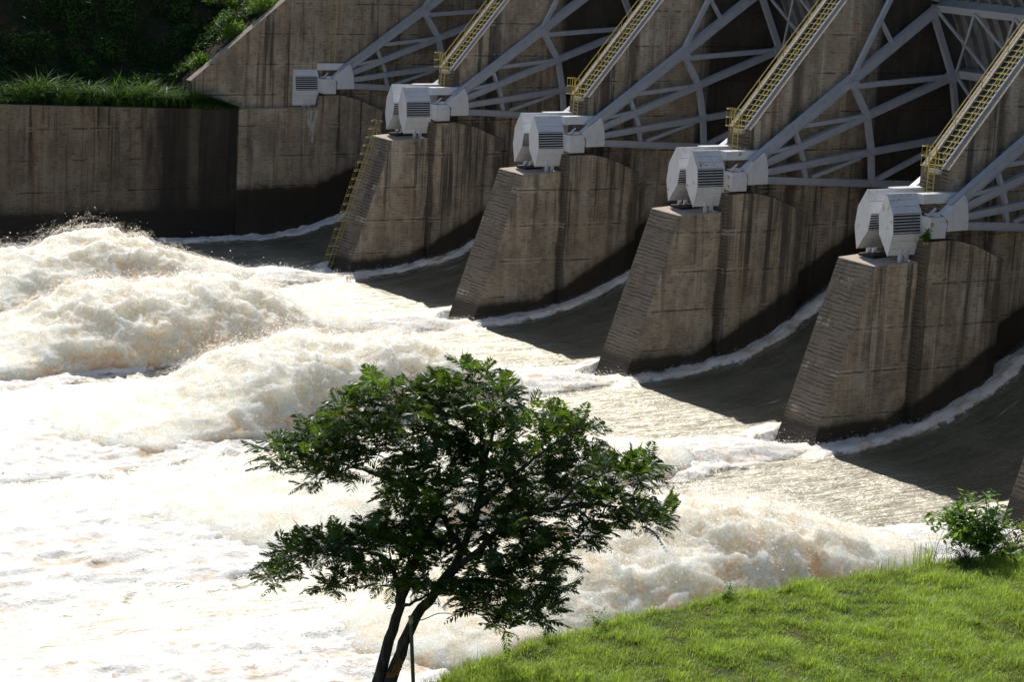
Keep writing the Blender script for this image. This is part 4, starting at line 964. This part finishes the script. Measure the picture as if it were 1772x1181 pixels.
by = -9.2-rng.random(n)*46; bx = rng.uniform(-4.6, -.15, n); bz = np.interp(by, [-140, -31, -9.4], [-1.35, -1.45, -2.1])
hm = np.interp(by, [-55, -34, -31, -27, -24, -20, -16, -13, -11, -9], [2.0, 1.9, 1.4, 2.6, 2.0, 2.6, 2.1, 1.5, .9, .5])*np.where(bx > -1.2, .75, 1.0)
Bp = np.stack([bx, by, bz], 1); cl = fbm(Bp*np.array([1.1, 1.1, 0]), 3, 58)
H = hm*rng.uniform(.35, 1.0, n)*(.95+1.1*cl)
V, q, tr, ti = blades(Bp, H, rng.uniform(.06, .14, n), rng.uniform(.4, 1.7, n), rng.normal(size=n)*1.5-.2, np.clip(.42+.8*cl+rng.normal(size=n)*.25, 0, 1), 3)
M_REED = leaf_mat('tall_grass', (.014, .036, .011), (.07, .15, .03), (.13, .26, .035), .5, .28, .2)
tag(np_mesh('tall_grass', V, q, tr, M_REED, None, {'tint': ti}), 'dense tall grass growing along the top of the far dark wall', 'grass', kind='stuff')
n = 2600
by = rng.uniform(-13.9, -9.3, n); bx = rng.uniform(-.30, .2, n); bz = np.interp(by, [-31, -9.4], [-1.45, -2.1]); lim = np.interp(by, [-13.9, -9.3], [2.3, .35])
V, q, tr, ti = blades(np.stack([bx, by, bz], 1), lim*rng.uniform(.3, 1.05, n), rng.uniform(.05, .11, n), rng.uniform(.3, 1.2, n), rng.uniform(-2.2, .9, n), np.clip(.35+rng.normal(size=n)*.22, 0, 1), 3)
tag(np_mesh('creeper_grass', V, q, tr, M_REED, None, {'tint': ti}), 'low dark grass spilling over the wall top below the sloping abutment', 'grass', kind='stuff')
BG = 'bushes beside the sloping abutment wall'
def leafy(base, R, n, label, seed, bright=.5):
    r_ = np.random.default_rng(seed); t_ = thing('bush', label, 'bush', (0, 0, 0), BG); base = np.array(base)
    d = unit(r_.normal(size=(n, 3))); d[:, 2] = np.abs(d[:, 2])*.9; rad = R*(.35+.65*r_.random(n)**.5)*(1+.45*fbm(d*1.8, 3, seed)); C = base+d*rad[:, None]*np.array([.9, 1, 1.15])
    D = unit(d+r_.normal(size=(n, 3))*.6); tnt = np.clip(bright*(.25+.75*d[:, 2])*(rad/R)+r_.normal(size=n)*.15, 0, 1)
    V, T, ti = leaves(C, D, np.array([0, 0, 1.])+r_.normal(size=(n, 3))*.5, r_.uniform(.25, .5, n), r_.uniform(.07, .13, n), tnt)
    np_mesh('foliage', V, None, T, M_HILLB, t_, {'tint': ti}); mb = MB()
    for i in range(5):
        e = base+d[i]*R*.8; mb.tube([tuple(base-np.array([0, 0, .4])), tuple((base+e)/2+np.array([0, 0, .1])), tuple(e)], [.06, .04, .015], 5)
    mb.build('stem', M_BARK, t_, True)
M_HILLB = leaf_mat('lit_bush_leaves', (.03, .08, .012), (.17, .30, .03), (.30, .52, .05), .5, .4, .3)
leafy((-2.6, -5.6, 6.3), 1.6, 1500, 'bright green bush at the top edge left of the sloping wall', 41, .9)
leafy((-2.5, -8.6, 3.9), 1.35, 1300, 'mid green bush halfway up beside the sloping abutment wall', 42, .75)
leafy((-2.4, -11.8, 1.4), 1.1, 1000, 'darker bush beside the foot of the sloping abutment wall', 43, .5)
leafy((-5.6, -8.8, 6.9), 1.5, 1100, 'bush at the top edge behind the mid green bush', 44, .7)
# ------------------------------------------------------------------ sky, sun, camera
w = bpy.data.worlds.new('World'); scene.world = w; w.use_nodes = True; nt = w.node_tree; nt.nodes.clear()
sky = nt.nodes.new('ShaderNodeTexSky'); sky.sky_type = 'NISHITA'; sky.sun_disc = False
sky.sun_elevation = math.asin(SUN[2]); sky.sun_rotation = math.atan2(SUN[0], SUN[1]); sky.air_density = 1.0; sky.dust_density = .6
bg = nt.nodes.new('ShaderNodeBackground'); bg.inputs[1].default_value = .11
wo = nt.nodes.new('ShaderNodeOutputWorld'); nt.links.new(sky.outputs[0], bg.inputs[0]); nt.links.new(bg.outputs[0], wo.inputs[0])
sd = bpy.data.lights.new('sun', 'SUN'); sd.energy = 5.0; sd.angle = math.radians(.53); sd.color = (1.0, .955, .88)
so = bpy.data.objects.new('sun', sd); COL.objects.link(so); so.rotation_euler = Vector(SUN).to_track_quat('Z', 'Y').to_euler()
cd = bpy.data.cameras.new('camera'); cd.sensor_width = 36; cd.lens = FPX/1772*36; cd.clip_end = 6000; cd.clip_start = .5
co = bpy.data.objects.new('camera', cd); COL.objects.link(co)
co.matrix_world = Matrix(((CR[0], CU[0], -CD[0], CAM[0]), (CR[1], CU[1], -CD[1], CAM[1]), (CR[2], CU[2], -CD[2], CAM[2]), (0, 0, 0, 1)))
scene.camera = co
scene.view_settings.view_transform = 'Standard'; scene.view_settings.look = 'None'; scene.view_settings.exposure = 0; scene.view_settings.gamma = 1
scene.render.engine = 'CYCLES'
scene.cycles.max_bounces = 6; scene.cycles.diffuse_bounces = 3; scene.cycles.glossy_bounces = 2; scene.cycles.use_adaptive_sampling = True; scene.cycles.adaptive_threshold = .03; scene.cycles.transparent_max_bounces = 40; scene.cycles.transmission_bounces = 4
scene.cycles.sample_clamp_indirect = 6.0
